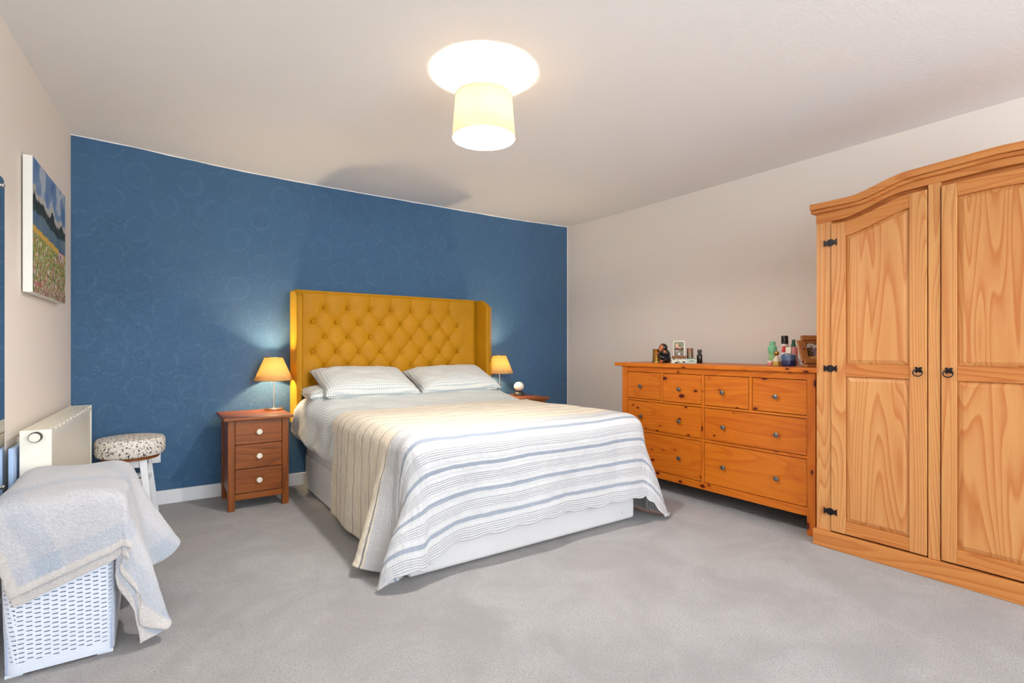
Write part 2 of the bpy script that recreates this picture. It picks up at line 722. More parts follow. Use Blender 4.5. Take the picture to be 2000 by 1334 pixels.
def prism(bm, pts, a0, a1, plane='YZ'):
    """closed outline extruded along the remaining axis"""
    def P3(p, a):
        if plane == 'YZ':
            return (a, p[0], p[1])
        if plane == 'XZ':
            return (p[0], a, p[1])
        return (p[0], p[1], a)
    v0 = [bm.verts.new(P3(p, a0)) for p in pts]
    v1 = [bm.verts.new(P3(p, a1)) for p in pts]
    n = len(pts)
    bm.faces.new(v0)
    bm.faces.new(v1)
    for i in range(n):
        bm.faces.new((v0[i], v0[(i + 1) % n], v1[(i + 1) % n], v1[i]))
    return bm


def strip_between(bm, ys, lo, hi, x0, x1):
    """solid between two curves z=lo(y) and z=hi(y) sampled at ys, thickness x0..x1"""
    cols = []
    for y in ys:
        cols.append([bm.verts.new(p) for p in ((x0, y, lo(y)), (x0, y, hi(y)), (x1, y, hi(y)), (x1, y, lo(y)))])
    for a, b in zip(cols, cols[1:]):
        for k in range(4):
            bm.faces.new((a[k], a[(k + 1) % 4], b[(k + 1) % 4], b[k]))
    bm.faces.new(cols[0])
    bm.faces.new(cols[-1])
    return bm


def grid_mesh(name, co, uv, mat, parent=None, thick=0.0, sub=0, label=None, offset=-1.0, org=None):
    """co: (nv, nu, 3) world coordinates, uv: (nv, nu, 2) in metres"""
    nv, nu, _ = co.shape
    base = origin_of(parent) if parent else Vector(org if org is not None else (float(co[..., 0].mean()), float(co[..., 1].mean()), float(co[..., 2].min())))
    v = co.reshape(-1, 3) - np.array(base[:])
    idx = np.arange(nv * nu).reshape(nv, nu)
    q = np.stack([idx[:-1, :-1], idx[:-1, 1:], idx[1:, 1:], idx[1:, :-1]], -1).reshape(-1, 4)
    me = bpy.data.meshes.new(name)
    me.from_pydata(v.tolist(), [], q.tolist())
    ul = me.uv_layers.new(name='UVMap')
    ul.data.foreach_set('uv', uv.reshape(-1, 2)[q.reshape(-1)].astype('f').ravel())
    me.update()
    me.polygons.foreach_set('use_smooth', [True] * len(me.polygons))
    me.materials.append(mat)
    o = bpy.data.objects.new(name, me)
    COL.objects.link(o)
    if parent:
        o.parent = parent
    else:
        o.location = base
    if thick:
        s_ = o.modifiers.new('thick', 'SOLIDIFY')
        s_.thickness = thick
        s_.offset = offset
    if sub:
        s_ = o.modifiers.new('sub', 'SUBSURF')
        s_.levels = sub
        s_.render_levels = sub
    return o


def copy_tree(o, parent=None):
    c = o.copy()
    COL.objects.link(c)
    if parent:
        c.parent = parent
    for ch in list(o.children):
        copy_tree(ch, c)
    return c


def paint_grid(name, fn, nu, nv, P0, U, V, mat, parent):
    """flat picture surface coloured by fn(a, b) -> sRGB 0..255; P0 lower left corner"""
    P0, U, V = Vector(P0), Vector(U), Vector(V)
    base = origin_of(parent)
    verts = [tuple(P0 + U * (i / nu) + V * (j / nv) - base) for j in range(nv + 1) for i in range(nu + 1)]
    faces = [(j * (nu + 1) + i, j * (nu + 1) + i + 1, (j + 1) * (nu + 1) + i + 1, (j + 1) * (nu + 1) + i) for j in range(nv) for i in range(nu)]
    me = bpy.data.meshes.new(name)
    me.from_pydata(verts, [], faces)
    ca = me.color_attributes.new('paint', 'FLOAT_COLOR', 'CORNER')
    buf = []
    for j in range(nv):
        for i in range(nu):
            c = lin(*[max(0, min(255, q)) for q in fn((i + 0.5) / nu, (j + 0.5) / nv)])
            buf.extend(list(c) * 4)
    ca.data.foreach_set('color', buf)
    me.materials.append(mat)
    o = bpy.data.objects.new(name, me)
    COL.objects.link(o)
    o.parent = parent
    return o


# ================================================================ THE ROOM
D = 4.30
RX = 3.73
FY = -2.90
LANG = math.radians(2.4)


def left_x(y):
    return -0.433 - (D - y) * math.tan(LANG)


def ceil_z(x, y):
    z = 2.388
    z += 0.050 * math.exp(-((x + 0.43) / 0.75) ** 2 - ((y - 4.3) / 0.9) ** 2)
    z += 0.020 * math.exp(-((x - 3.73) / 0.5) ** 2 - ((y - 4.3) / 0.5) ** 2)
    return z


def struct(name, bm, mat, **kw):
    o = put(name, bm, mat, **kw)
    o['kind'] = 'structure'
    return o


bm = B((-1.2, RX + 0.15, FY - 0.15, D + 0.15, -0.1, 0.0))
struct('floor', bm, M['carpet'], smooth=False)

# ceiling: a gently uneven slab
bm = bmesh.new()
nx, ny = 60, 50
cv = [[bm.verts.new((-1.0 + (RX + 1.15) * i / nx, FY - 0.15 + (D + 0.3 - FY) * j / ny, 0)) for i in range(nx + 1)] for j in range(ny + 1)]
for r_ in cv:
    for v in r_:
        v.co.z = ceil_z(v.co.x, v.co.y)
for j in range(ny):
    for i in range(nx):
        bm.faces.new((cv[j][i], cv[j][i + 1], cv[j + 1][i + 1], cv[j + 1][i]))
ret = bmesh.ops.extrude_face_region(bm, geom=list(bm.faces))
for g in ret['geom']:
    if isinstance(g, bmesh.types.BMVert):
        g.co.z = 2.60
struct('ceiling', bm, M['ceiling'])

struct('wall_back', B((-0.75, RX + 0.15, D, D + 0.15, -0.1, 2.6)), M['blue'], smooth=False)
struct('wall_right', B((RX, RX + 0.15, FY - 0.15, D - 0.0005, -0.1, 2.6)), M['cream_wall'], smooth=False)
bm = bmesh.new()
prism(bm, [(left_x(D - 0.0005), D - 0.0005), (left_x(FY - 0.15), FY - 0.15), (left_x(FY - 0.15) - 0.15, FY - 0.15), (left_x(D) - 0.15, D - 0.0005)], -0.1, 2.6, 'XY')
struct('wall_left', bm, M['left_cream'], smooth=False)
# wall behind the camera with two window openings
w1, w2 = (0.50, 3.50, 0.6, 2.2), (-0.5, 0.30, 0.6, 2.2)
struct('wall_front', B((-0.9, RX + 0.1, FY - 0.15, FY, -0.1, 0.6), (-0.9, RX + 0.1, FY - 0.15, FY, 2.2, 2.6), (-0.9, w2[0], FY - 0.15, FY, 0.6, 2.2),
                       (w2[1], w1[0], FY - 0.15, FY, 0.6, 2.2), (w1[1], RX + 0.1, FY - 0.15, FY, 0.6, 2.2)), M['cream_wall'], smooth=False)
for k, (a, b, c_, d_) in enumerate((w1, w2)):
    f = 0.05
    bm = B((a, b, FY - 0.10, FY - 0.05, c_, c_ + f), (a, b, FY - 0.10, FY - 0.05, d_ - f, d_), (a, a + f, FY - 0.10, FY - 0.05, c_ + f, d_ - f), (b - f, b, FY - 0.10, FY - 0.05, c_ + f, d_ - f))
    struct('window_%d' % (k + 1), bm, M['white_paint'], smooth=False)

# baseboards
struct('baseboard_back', B((left_x(D) + 0.001, RX - 0.001, D - 0.016, D - 0.0005, 0, 0.095)), M['white_paint'], smooth=False, bevel=0.003)
struct('baseboard_right', B((RX - 0.016, RX - 0.0005, FY + 0.01, D - 0.017, 0, 0.095)), M['white_paint'], smooth=False, bevel=0.003)
bm = bmesh.new()
prism(bm, [(left_x(D - 0.02) + 0.0005, D - 0.02), (left_x(FY + .01) + 0.0005, FY + .01), (left_x(FY + .01) + 0.016, FY + .01), (left_x(D - 0.02) + 0.016, D - 0.02)], 0, 0.095, 'XY')
struct('baseboard_left', bm, M['white_paint'], smooth=False, bevel=0.003)

# thin painted edge between blue paper and ceiling
bm = bmesh.new()
n = 90
ring = []
for i in range(n + 1):
    x = left_x(D) + (RX - left_x(D)) * i / n
    z = ceil_z(x, D) + 0.001
    lo_ = z - 0.007 - 0.003 * noise.noise(Vector((x * 6, 0, 0)))
    ring.append([bm.verts.new((x, D - 0.003, z)), bm.verts.new((x, D - 0.003, lo_)), bm.verts.new((x, D - 0.0005, lo_))])
for a, b in zip(ring, ring[1:]):
    bm.faces.new((a[0], a[1], b[1], b[0]))
    bm.faces.new((a[1], a[2], b[2], b[1]))
bx0 = RX - 0.006
box(bm, bx0, RX - 0.0002, D - 0.003, D - 0.0005, 0.1, ceil_z(RX, D))
struct('trim_1', bm, M['ceiling'], smooth=False)

# ================================================================ WARDROBE
WX = 3.0            # carcass front
WB = 3.60           # back
Y1, Y0 = 1.372, -0.132   # left post outer edge, right outer edge
YC = (Y1 + Y0) / 2
ward = thing('wardrobe', (3.28, YC, 0), 'tall three-door pale pine wardrobe with arched top and black iron fittings', 'wardrobe')


def arch(y, z0, rise, s0, s1):
    s = min(Y1 - y, y - Y0)
    t_ = max(0.0, min(1.0, (s - s0) / (s1 - s0)))
    t_ = t_ * t_ * (3 - 2 * t_)
    return z0 + rise * t_ + 0.014 * max(0.0, min(1.0, (s - s1) / 0.3))


def ytop(y): return arch(y, 1.862, 0.062, 0.16, 0.44)
def ycb(y): return arch(y, 1.811, 0.062, 0.18, 0.46)
def yhb(y): return arch(y, 1.757, 0.082, 0.10, 0.42)


ysw = [Y1 - (Y1 - Y0) * i / 72 for i in range(73)]
# carcass: sides, back, shelf floor
bm = B((WX + 0.02, WB, Y1 - 0.018, Y1, 0.0, 1.80), (WX + 0.02, WB, Y0, Y0 + 0.018, 0.0, 1.80), (WB - 0.012, WB, Y0 + 0.019, Y1 - 0.019, 0.0, 1.80),
       (WX + 0.02, WB - 0.013, Y0 + 0.019, Y1 - 0.019, 0.09, 0.105))
put('carcass', bm, M['pineZ'], ward, smooth=False)
# plinth with a side return
bm = B((WX - 0.025, WX + 0.005, Y0 - 0.012, Y1 + 0.012, 0.0, 0.088), (WX + 0.006, WX + 0.35, Y1 + 0.0005, Y1 + 0.012, 0.0, 0.085))
put('plinth', bm, M['pineY'], ward, smooth=False, bevel=0.003)
# posts
for ya, yb in ((Y1 - 0.073, Y1), (0.8285, 0.8745), (Y0 - (0.8285 - Y1) - 0.0, Y0 - (0.8745 - Y1)), (Y0, Y0 + 0.073)):
    a, b = min(ya, yb), max(ya, yb)
    put('post', B((WX - 0.008, WX + 0.02, a, b, 0.0885, yhb((a + b) / 2) + 0.005)), M['pineZ'], ward, smooth=False, bevel=0.002)
# frieze board under the cornice and the recessed shadow board
bm = strip_between(bmesh.new(), ysw, yhb, ycb, WX - 0.013, WX + 0.02)
put('frieze', bm, M['pineY'], ward, smooth=False, bevel=0.002)
bm = strip_between(bmesh.new(), [y for y in ysw if Y0 + 0.02 < y < Y1 - 0.02], lambda y: yhb(y) - 0.05, lambda y: yhb(y) - 0.0005, WX + 0.015, WX + 0.03)
put('header_board', bm, M['pineY'], ward, smooth=False)
ysc = [Y1 + 0.022 - (Y1 - Y0 + 0.044) * i / 76 for i in range(77)]
bm = strip_between(bmesh.new(), ysc, lambda y: ycb(y) + 0.0003, lambda y: ycb(y) + 0.018, WX - 0.030, WX + 0.03)
strip_between(bm, ysc, lambda y: ycb(y) + 0.0185, ytop, WX - 0.042, WX + 0.03)
box(bm, WX + 0.031, WB, Y1 - 0.02, Y1 + 0.02, 1.815, 1.858)
box(bm, WX + 0.031, WB, Y0 - 0.02, Y0 + 0.02, 1.815, 1.858)
put('cornice', bm, M['pineY'], ward, smooth=False, bevel=0.004)
bm = strip_between(bmesh.new(), ysw, lambda y: ytop(y) - 0.012, lambda y: ytop(y) - 0.004, WX + 0.031, WB)
put('top_board', bm, M['pineY'], ward, smooth=False)


def hinge_bm(y, z):
    """black butterfly hinge, face towards -X"""
    bm = bmesh.new()
    pts = [(0, -.017), (.009, -.016), (.014, -.009), (.022, -.010), (.026, -.017), (.030, -.012), (.026, -.006), (.031, 0),
           (.026, .006), (.030, .012), (.026, .017), (.022, .010), (.014, .009), (.009, .016), (0, .017)]
    pts = [(a * 1.15, b * 1.05) for a, b in pts]
    full = [(y + a, z + b) for a, b in pts] + [(y - a, z + b) for a, b in reversed(pts[1:-1])]
    prism(bm, full, WX - 0.0175, WX - 0.0145)
    lathe(bm, [(0.0035, -0.018), (0.0035, 0.018)], 10, (WX - 0.018, y, z))
    for sy in (-1, 1):
        for dy, dz in ((.024, .012), (.024, -.012), (.012, 0)):
            ball(bm, (WX - 0.0178, y + sy * dy * 1.1, z + dz), 0.0022, seg=8, rings=6)
    return bm


def handle_bm(y, z):
    bm = bmesh.new()
    x1 = WX - 0.0145
    petals = []
    for k in range(24):
        a = 2 * PI * k / 24
        r = 0.0165 * (0.80 + 0.30 * math.cos(4 * (a - PI / 4)))
        petals.append((y + r * math.cos(a), z + r * math.sin(a)))
    prism(bm, petals, x1 - 0.004, x1)
    ball(bm, (x1 - 0.007, y, z), 0.007, seg=14, rings=8)
    ring = []
    for k in range(20):
        a = 2 * PI * k / 20
        ring.append((x1 - 0.013 + 0.003 * math.sin(a), y + 0.0185 * math.cos(a), z - 0.0135 + 0.0165 * math.sin(a)))
    tube(bm, ring, 0.0027, 8, closed=True)
    return bm


def panel_bm(ya, yb, z0, top, xf, xb):
    """raised and fielded panel; top(y) may be a curve; xf front face, xb edge depth"""
    bm = bmesh.new()
    inset = 0.022
    N = 14
    ys = [ya + (yb - ya) * i / N for i in range(N + 1)]
    yi = [ya + inset + (yb - ya - 2 * inset) * i / N for i in range(N + 1)]
    outer = [(xb, y, z0) for y in ys] + [(xb, y, top(y)) for y in reversed(ys)]
    inner = [(xf, y, z0 + inset) for y in yi] + [(xf, y, top(y) - inset) for y in reversed(yi)]
    vo = [bm.verts.new(p) for p in outer]
    vi = [bm.verts.new(p) for p in inner]
    vb = [bm.verts.new((xb + 0.006, p[1], p[2])) for p in outer]
    n_ = len(vo)
    for i in range(n_):
        j = (i + 1) % n_
        bm.faces.new((vo[i], vo[j], vi[j], vi[i]))
        bm.faces.new((vb[i], vb[j], vo[j], vo[i]))
    h_ = len(yi)
    for i in range(h_ - 1):
        bm.faces.new((vi[i], vi[i + 1], vi[n_ - 2 - i], vi[n_ - 1 - i]))
    bm.faces.new(vb)
    return bm


def ward_door(ya, yb, dtop, ptop, sw_hinge, sw_handle, hinge_side, centre=False):
    """door between ya < yb; hinge_side +1 = at yb"""
    dr_at = (WX, (ya + yb) / 2, 0.096)
    s_lo = sw_handle if hinge_side > 0 else sw_hinge
    s_hi = sw_hinge if hinge_side > 0 else sw_handle
    x0, x1 = WX - 0.014, WX + 0.008
    d = put('door', strip_between(bmesh.new(), [ya + (s_lo) * i / 4 for i in range(5)], lambda y: 0.096, dtop, x0, x1), M['pineZ'], ward, at=dr_at, smooth=False, bevel=0.002)
    put('stile', strip_between(bmesh.new(), [yb - s_hi + s_hi * i / 4 for i in range(5)], lambda y: 0.096, dtop, x0, x1), M['pineZ'], d, smooth=False, bevel=0.002)
    a, b = ya + s_lo + 0.0004, yb - s_hi - 0.0004
    ys = [a + (b - a) * i / 16 for i in range(17)]
    put('rail', strip_between(bmesh.new(), ys, ptop, dtop, x0 + 0.0015, x1), M['pineY'], d, smooth=False, bevel=0.0015)
    put('rail', B((x0 + 0.0015, x1, a, b, 0.926, 0.992)), M['pineY'], d, smooth=False, bevel=0.0015)
    put('rail', B((x0 + 0.0015, x1, a, b, 0.0965, 0.162)), M['pineY'], d, smooth=False, bevel=0.0015)
    put('panel', panel_bm(a + 0.0005, b - 0.0005, 0.9925, lambda y: ptop(y) - 0.0004, x0 + 0.003, x0 + 0.013), M['pineZ'], d, smooth=False)
    put('panel', panel_bm(a + 0.0005, b - 0.0005, 0.1625, lambda y: 0.9255, x0 + 0.003, x0 + 0.013), M['pineZ'], d, smooth=False)
    hy = (yb + 0.003) if hinge_side > 0 else (ya - 0.003)
    for hz_ in (1.641, 0.966, 0.198):
        if not centre:
            put('hinge', hinge_bm(hy, hz_), M['black_iron'], d, smooth=True, autosmooth=30)
    gy = (ya + 0.031) if hinge_side > 0 else (yb - 0.028)
    put('handle', handle_bm(gy, 0.972), M['black_iron'], d)
    return d


# left door
def d1top(y): return arch(y, 1.742, 0.078, 0.13, 0.45)
def p1top(y): return arch(y, 1.664, 0.090, 0.11, 0.46)
def d2top(y): return 1.822 + 0.008 * (1 - ((y - YC) / 0.21) ** 2)
def p2top(y): return 1.757 + 0.012 * (1 - ((y - YC) / 0.21) ** 2)


ward_door(0.8785, 1.2955, d1top, p1top, 0.070, 0.068, +1)
ward_door(0.418, 0.8235, d2top, p2top, 0.056, 0.056, -1, centre=True)
ward_door(Y0 + 0.0765, Y0 + 0.4935, d1top, p1top, 0.070, 0.068, -1)

# ================================================================ CHEST OF DRAWERS
DX = 3.085
chest = thing('chest_of_drawers', (3.33, 2.155, 0), 'wide orange pine chest of eight drawers with round pewter knobs against the cream wall', 'chest of drawers')
put('top', B((DX - 0.018, 3.605, 1.387, 2.958, 0.935, 0.962)), M['orangeY'], chest, smooth=False, bevel=0.004)
DL, DR_ = 2.890, 1.420
for ya, yb in ((DL - 0.047, DL), (DR_, DR_ + 0.047)):
    for xa, xb in ((DX, DX + 0.045), (3.545, 3.59)):
        put('leg', B((xa, xb, ya, yb, 0.0, 0.9345)), M['orangeZ'], chest, smooth=False, bevel=0.002)
for ya, yb in ((DL - 0.030, DL - 0.008), (DR_ + 0.008, DR_ + 0.030)):
    put('side_panel', B((DX + 0.0455, 3.5445, ya, yb, 0.11, 0.934)), M['orangeX'], chest, smooth=False)
a, b = DR_ + 0.0475, DL - 0.0475
fx0, fx1 = DX + 0.004, DX + 0.024
# front frame: top rail, rails between rows, bottom rail, dividers
rails = [(0.893, 0.9345), (0.670, 0.684), (0.436, 0.452), (0.107, 0.156)]
for za, zb in rails:
    put('rail', B((fx0, fx1, a, b, za, zb)), M['orangeY'], chest, smooth=False, bevel=0.0015)
yc2 = (a + b) / 2
for yc_, za, zb in ((yc2, 0.1565, 0.4355), (yc2, 0.4525, 0.6695), (yc2, 0.6845, 0.8925), (2.504, 0.6845, 0.8925), (1.811, 0.6845, 0.8925)):
    put('divider', B((fx0, fx1, yc_ - 0.0095, yc_ + 0.0095, za, zb)), M['orangeZ'], chest, smooth=False, bevel=0.0015)
put('back_panel', B((3.592, 3.600, DR_ + 0.01, DL - 0.01, 0.11, 0.93)), M['dark_gap'], chest, smooth=False)
put('gap_shade_board', B((DX + 0.03, DX + 0.035, a + 0.001, b - 0.001, 0.16, 0.89)), M['dark_gap'], chest, smooth=False)  # sheet added behind the drawers, its dark colour is gap shade
put('underside', B((DX + 0.026, 3.59, DR_ + 0.031, DL - 0.031, 0.150, 0.158)), M['dark_gap'], chest, smooth=False)


def knob_bm():
    # turned knob, axis along -X
    return L([(0.006, 0.0), (0.0065, -0.009), (0.013, -0.014), (0.0155, -0.019), (0.0145, -0.023), (0.009, -0.0258), (0.0001, -0.0268)], 20, axis='X')


knob_proto = None


def chest_drawer(ya, yb, za, zb, knobs):
    global knob_proto
    g = 0.0035
    d = put('drawer', B((DX + 0.006, DX + 0.025, ya + g, yb - g, za + g, zb - g)), M['orangeY'], chest, at=(DX, (ya + yb) / 2, (za + zb) / 2), smooth=False, bevel=0.0015)
    for ky, kz in knobs:
        o = put('knob', knob_bm(), M['pewter'], d, at=(DX + 0.006, ky, kz), local=True)
        o['label'] = 'dull pewter knob'
    return d


zt, zb_ = 0.6845, 0.8925
m1, m2 = 2.504, 1.811
for ya, yb, ky in ((m1 + .0095, b, 2.696), (yc2 + .0095, m1 - .0095, 2.341), (m2 + .0095, yc2 - .0095, 1.999), (a, m2 - .0095, 1.645)):
    chest_drawer(ya, yb, zt, zb_, [(ky, 0.783)])
for za, zb2, kz in ((0.4525, 0.6695, 0.554), (0.1565, 0.4355, 0.290)):
    chest_drawer(yc2 + .0095, b, za, zb2, [(2.690, kz), (2.341, kz)])
    chest_drawer(a, yc2 - .0095, za, zb2, [(1.993, kz), (1.640, kz)])

# ================================================================ NIGHTSTANDS
NZ = 0.617


def nightstand(x0, y0, label):
    """x0 = left edge of top, y0 = front edge of top"""
    w, dp = 0.425, 0.475
    t = thing('nightstand', (x0 + w / 2, y0 + dp / 2, 0), label, 'nightstand', 'matching brown bedside tables')
    put('top', B((x0, x0 + w, y0, y0 + dp, NZ - 0.020, NZ)), M['walnutX'], t, smooth=False, bevel=0.004)
    lw = 0.042
    xl, xr = x0 + 0.026, x0 + w - 0.026
    yf, yb = y0 + 0.030, y0 + dp - 0.045
    for xa in (xl, xr - lw):
        for ya in (yf, yb - lw):
            put('leg', B((xa, xa + lw, ya, ya + lw, 0, NZ - 0.0203)), M['walnutZ'], t, smooth=False, bevel=0.003)
    for xa in (xl + 0.008, xr - 0.022):
        put('side_panel', B((xa, xa + 0.014, yf + lw + 0.0003, yb - lw - 0.0003, 0.105, NZ - 0.0205)), M['walnutY'], t, smooth=False)
    put('back_panel', B((xl + lw, xr - lw, yb - 0.02, yb - 0.008, 0.105, NZ - 0.0205)), M['walnutX'], t, smooth=False)
    put('rail', B((xl + lw + 0.0003, xr - lw - 0.0003, yf + 0.006, yf + 0.024, 0.068, 0.108)), M['walnutX'], t, smooth=False, bevel=0.002)
    put('gap_shade_board', B((xl + lw + 0.001, xr - lw - 0.001, yf + 0.026, yf + 0.03, 0.108, NZ - 0.021)), M['dark_gap'], t, smooth=False)  # dark sheet added behind the drawer fronts as shade for the gaps
    xa, xb = xl + lw, xr - lw
    zs = [0.111, 0.272, 0.434, 0.5955]
    for k in range(3):
        d = put('drawer', B((xa + 0.002, xb - 0.002, yf + 0.004, yf + 0.024, zs[k] + 0.002, zs[k + 1] - 0.002)), M['walnutX'], t,
                at=((xa + xb) / 2, yf, (zs[k] + zs[k + 1]) / 2), smooth=False, bevel=0.002)
        kb = L([(0.007, 0.0), (0.007, -0.010), (0.016, -0.014), (0.0185, -0.019), (0.0175, -0.023), (0.013, -0.0245), (0.012, -0.0225), (0.0001, -0.0235)], 24, axis='Y')
        o = put('knob', kb, M['ceramic'], d, at=((xa + xb) / 2, yf + 0.004, (zs[k] + zs[k + 1]) / 2), local=True)
        o['label'] = 'round cream ceramic knob'
    return t


nightstand(0.372, 3.795, 'brown stained bedside table with three drawers, standing left of the bed')
nightstand(2.650, 3.795, 'brown bedside table mostly hidden beyond the right side of the bed')


# table lamps
def table_lamp(x, y, label, power):
    t = thing('table_lamp', (x, y, NZ), label, 'lamp', 'pair of amber shaded bedside lamps')
    put('base', L([(0.064, 0.0), (0.066, 0.003), (0.066, 0.016), (0.063, 0.019), (0.008, 0.0205), (0.0045, 0.024)], 40), M['chrome'], t, at=(x, y, NZ), local=True)
    put('pole', L([(0.0045, 0.024), (0.0045, 0.255), (0.012, 0.256), (0.012, 0.295), (0.008, 0.296)], 16), M['chrome'], t, at=(x, y, NZ), local=True)
    sh = L([(0.133, 0.221), (0.0620, 0.389)], 48, cap=False)
    o = put('lamp_shade', sh, M['amber_shade'], t, at=(x, y, NZ), local=True)
    m_ = o.modifiers.new('thick', 'SOLIDIFY')
    m_.thickness = 0.0015
    for r_, z_ in ((0.0620, 0.389), (0.133, 0.221)):
        rim = tube(bmesh.new(), [(r_ * math.cos(2 * PI * k / 40), r_ * math.sin(2 * PI * k / 40), z_) for k in range(40)], 0.0013, 6, closed=True)
        put('shade_ring', rim, M['brass'], t, at=(x, y, NZ), local=True)
    cross = bmesh.new()
    tube(cross, [(-0.0612, 0, 0.383), (0.0612, 0, 0.383)], 0.0012, 6)
    put('shade_carrier', cross, M['brass'], t, at=(x, y, NZ), local=True)
    put('bulb', ball(bmesh.new(), (0, 0, 0.325), 0.019, sz=1.3), M['bulb_warm'], t, at=(x, y, NZ), local=True)
    ld = bpy.data.lights.new('lamp_light', 'POINT')
    ld.energy = power
    ld.color = (1.0, 0.77, 0.46)
    ld.shadow_soft_size = 0.022
    lo = bpy.data.objects.new('lamp_light', ld)
    COL.objects.link(lo)
    lo.parent = t
    lo.location = (0, 0, 0.327)
    return t


table_lamp(0.733, 4.160, 'lit amber shaded lamp on the left bedside table', 42.0)
table_lamp(2.715, 4.115, 'lit amber shaded lamp to the right of the bed', 38.0)

# little globe lamp on the right nightstand
gx, gy = 2.925, 4.09
g = thing('globe_lamp', (gx, gy, NZ), 'small white globe lamp on a dark base on the right bedside table', 'lamp')
put('base', L([(0.052, 0), (0.054, 0.006), (0.050, 0.022), (0.040, 0.034), (0.030, 0.040), (0.034, 0.046), (0.030, 0.048)], 32), M['dark_valve'], g, at=(gx, gy, NZ), local=True)
put('globe', ball(bmesh.new(), (0, 0, 0.088), 0.050, sz=0.88), M['ceramic'], g, at=(gx, gy, NZ), local=True)

# ================================================================ BED
BX0, BX1, BY0, BY1 = 0.965, 2.480, 2.220, 4.160
bed = thing('bed', (1.7225, 3.2, 0), 'double divan bed with pale grey base and mustard buttoned velvet winged headboard', 'bed')
put('divan_base', B((BX0, BX1, BY0, BY1, 0.012, 0.352)), M['divan'], bed, bevel=0.018, seg=4)
# long drawer front on the left side
dr = put('drawer', B((BX0 - 0.012, BX0 + 0.01, 3.05, BY1 - 0.03, 0.016, 0.268)), M['divan'], bed, bevel=0.006, seg=3)
put('drawer', B((BX1 - 0.01, BX1 + 0.012, 3.05, BY1 - 0.03, 0.016, 0.268)), M['divan'], bed, bevel=0.006, seg=3)
for x, y in ((BX0 + 0.1, BY0 + 0.1), (BX1 - 0.1, BY0 + 0.1), (BX0 + 0.1, BY1 - 0.1), (BX1 - 0.1, BY1 - 0.1)):
    put('castor', L([(0.02, 0), (0.02, 0.012)], 16, (x, y, 0)), M['dark_valve'], bed)
for x in (1.085, 2.382):
    bm = L([(0.016, 0.0), (0.017, -0.003), (0.012, -0.005), (0.0001, -0.0055)], 20, (x, BY0 - 0.0003, 0.036 + 0.03), axis='Y')
    put('link_button', bm, M['divan'], bed)
put('mattress', B((BX0 + 0.005, BX1 - 0.005, BY0 + 0.01, BY1 - 0.005, 0.354, 0.60)), M['mattress'], bed, bevel=0.05, seg=5)

# headboard: flat tufted panel between two wings
HX0, HX1 = 0.915, 2.462
HY = 4.185
HT = 1.519
btn = []
for r_, z in enumerate((1.396, 1.280, 1.166, 1.048, 0.934, 0.82)):
    if r_ % 2 == 0:
        btn += [(1.100 + 0.1828 * i, z, r_) for i in range(7)]
    else:
        btn += [(1.010 + 0.1820 * i, z, r_) for i in range(8)]
btn = [(x - 0.001, z, r_) for x, z, r_ in btn]
segs = []
for i, (x, z, r_) in enumerate(btn):
    for (x2, z2, r2) in btn[i + 1:]:
        if r2 == r_ + 1 and abs(x2 - x) < 0.12:
            segs.append((x, z, x2, z2, 1.0))
    if r_ == 0:
        segs.append((x, z, x + 0.002, HT + 0.05, 0.9))
nu, nv = 330, 160
xs = np.linspace(HX0, HX1, nu)
zs = np.linspace(0.62, HT, nv)
XX, ZZ = np.meshgrid(xs, zs)
dep = np.zeros_like(XX)
dmin = np.full_like(XX, 9.0)
for (x1, z1, x2, z2, w_) in segs:
    dx, dz = x2 - x1, z2 - z1
    t_ = np.clip(((XX - x1) * dx + (ZZ - z1) * dz) / (dx * dx + dz * dz), 0, 1)
    dd = np.hypot(XX - x1 - t_ * dx, ZZ - z1 - t_ * dz)
    dmin = np.minimum(dmin, dd)
crease = np.exp(-dmin / 0.016)
rmin = np.full_like(XX, 9.0)
for (x, z, r_) in btn:
    rr_ = np.hypot(XX - x, ZZ - z)
    rmin = np.minimum(rmin, rr_)
pit = np.exp(-rmin / 0.026)
edge = np.minimum(np.minimum(XX - HX0, HX1 - XX), HT - ZZ)
roll = 0.02 * (1 - np.clip(edge / 0.03, 0, 1)) ** 2
# radial gathers round each button
gath = np.zeros_like(XX)
for (x, z, r_) in btn:
    rr_ = np.hypot(XX - x, ZZ - z)
    an = np.arctan2(ZZ - z, XX - x)
    gath += np.exp(-((rr_ - 0.022) / 0.014) ** 2) * np.sin(an * 11 + x * 40 + z * 90) * 0.0018
front = HY - 0.048
YY = front + 0.0115 * crease + 0.030 * pit + roll + gath + 0.0012 * np.sin(XX * 31 + ZZ * 17) * (1 - crease)
co = np.stack([XX, YY, ZZ], -1)
hb = put('headboard', B((HX0 - 0.03, HX1 + 0.03, HY - 0.004, HY + 0.085, 0.50, HT - 0.002)), M['velvet'], bed, at=(1.69, HY, 0.5), bevel=0.012, seg=3)
grid_mesh('tufted_panel', co, np.stack([XX, ZZ], -1), M['velvet'], hb, thick=0.0)
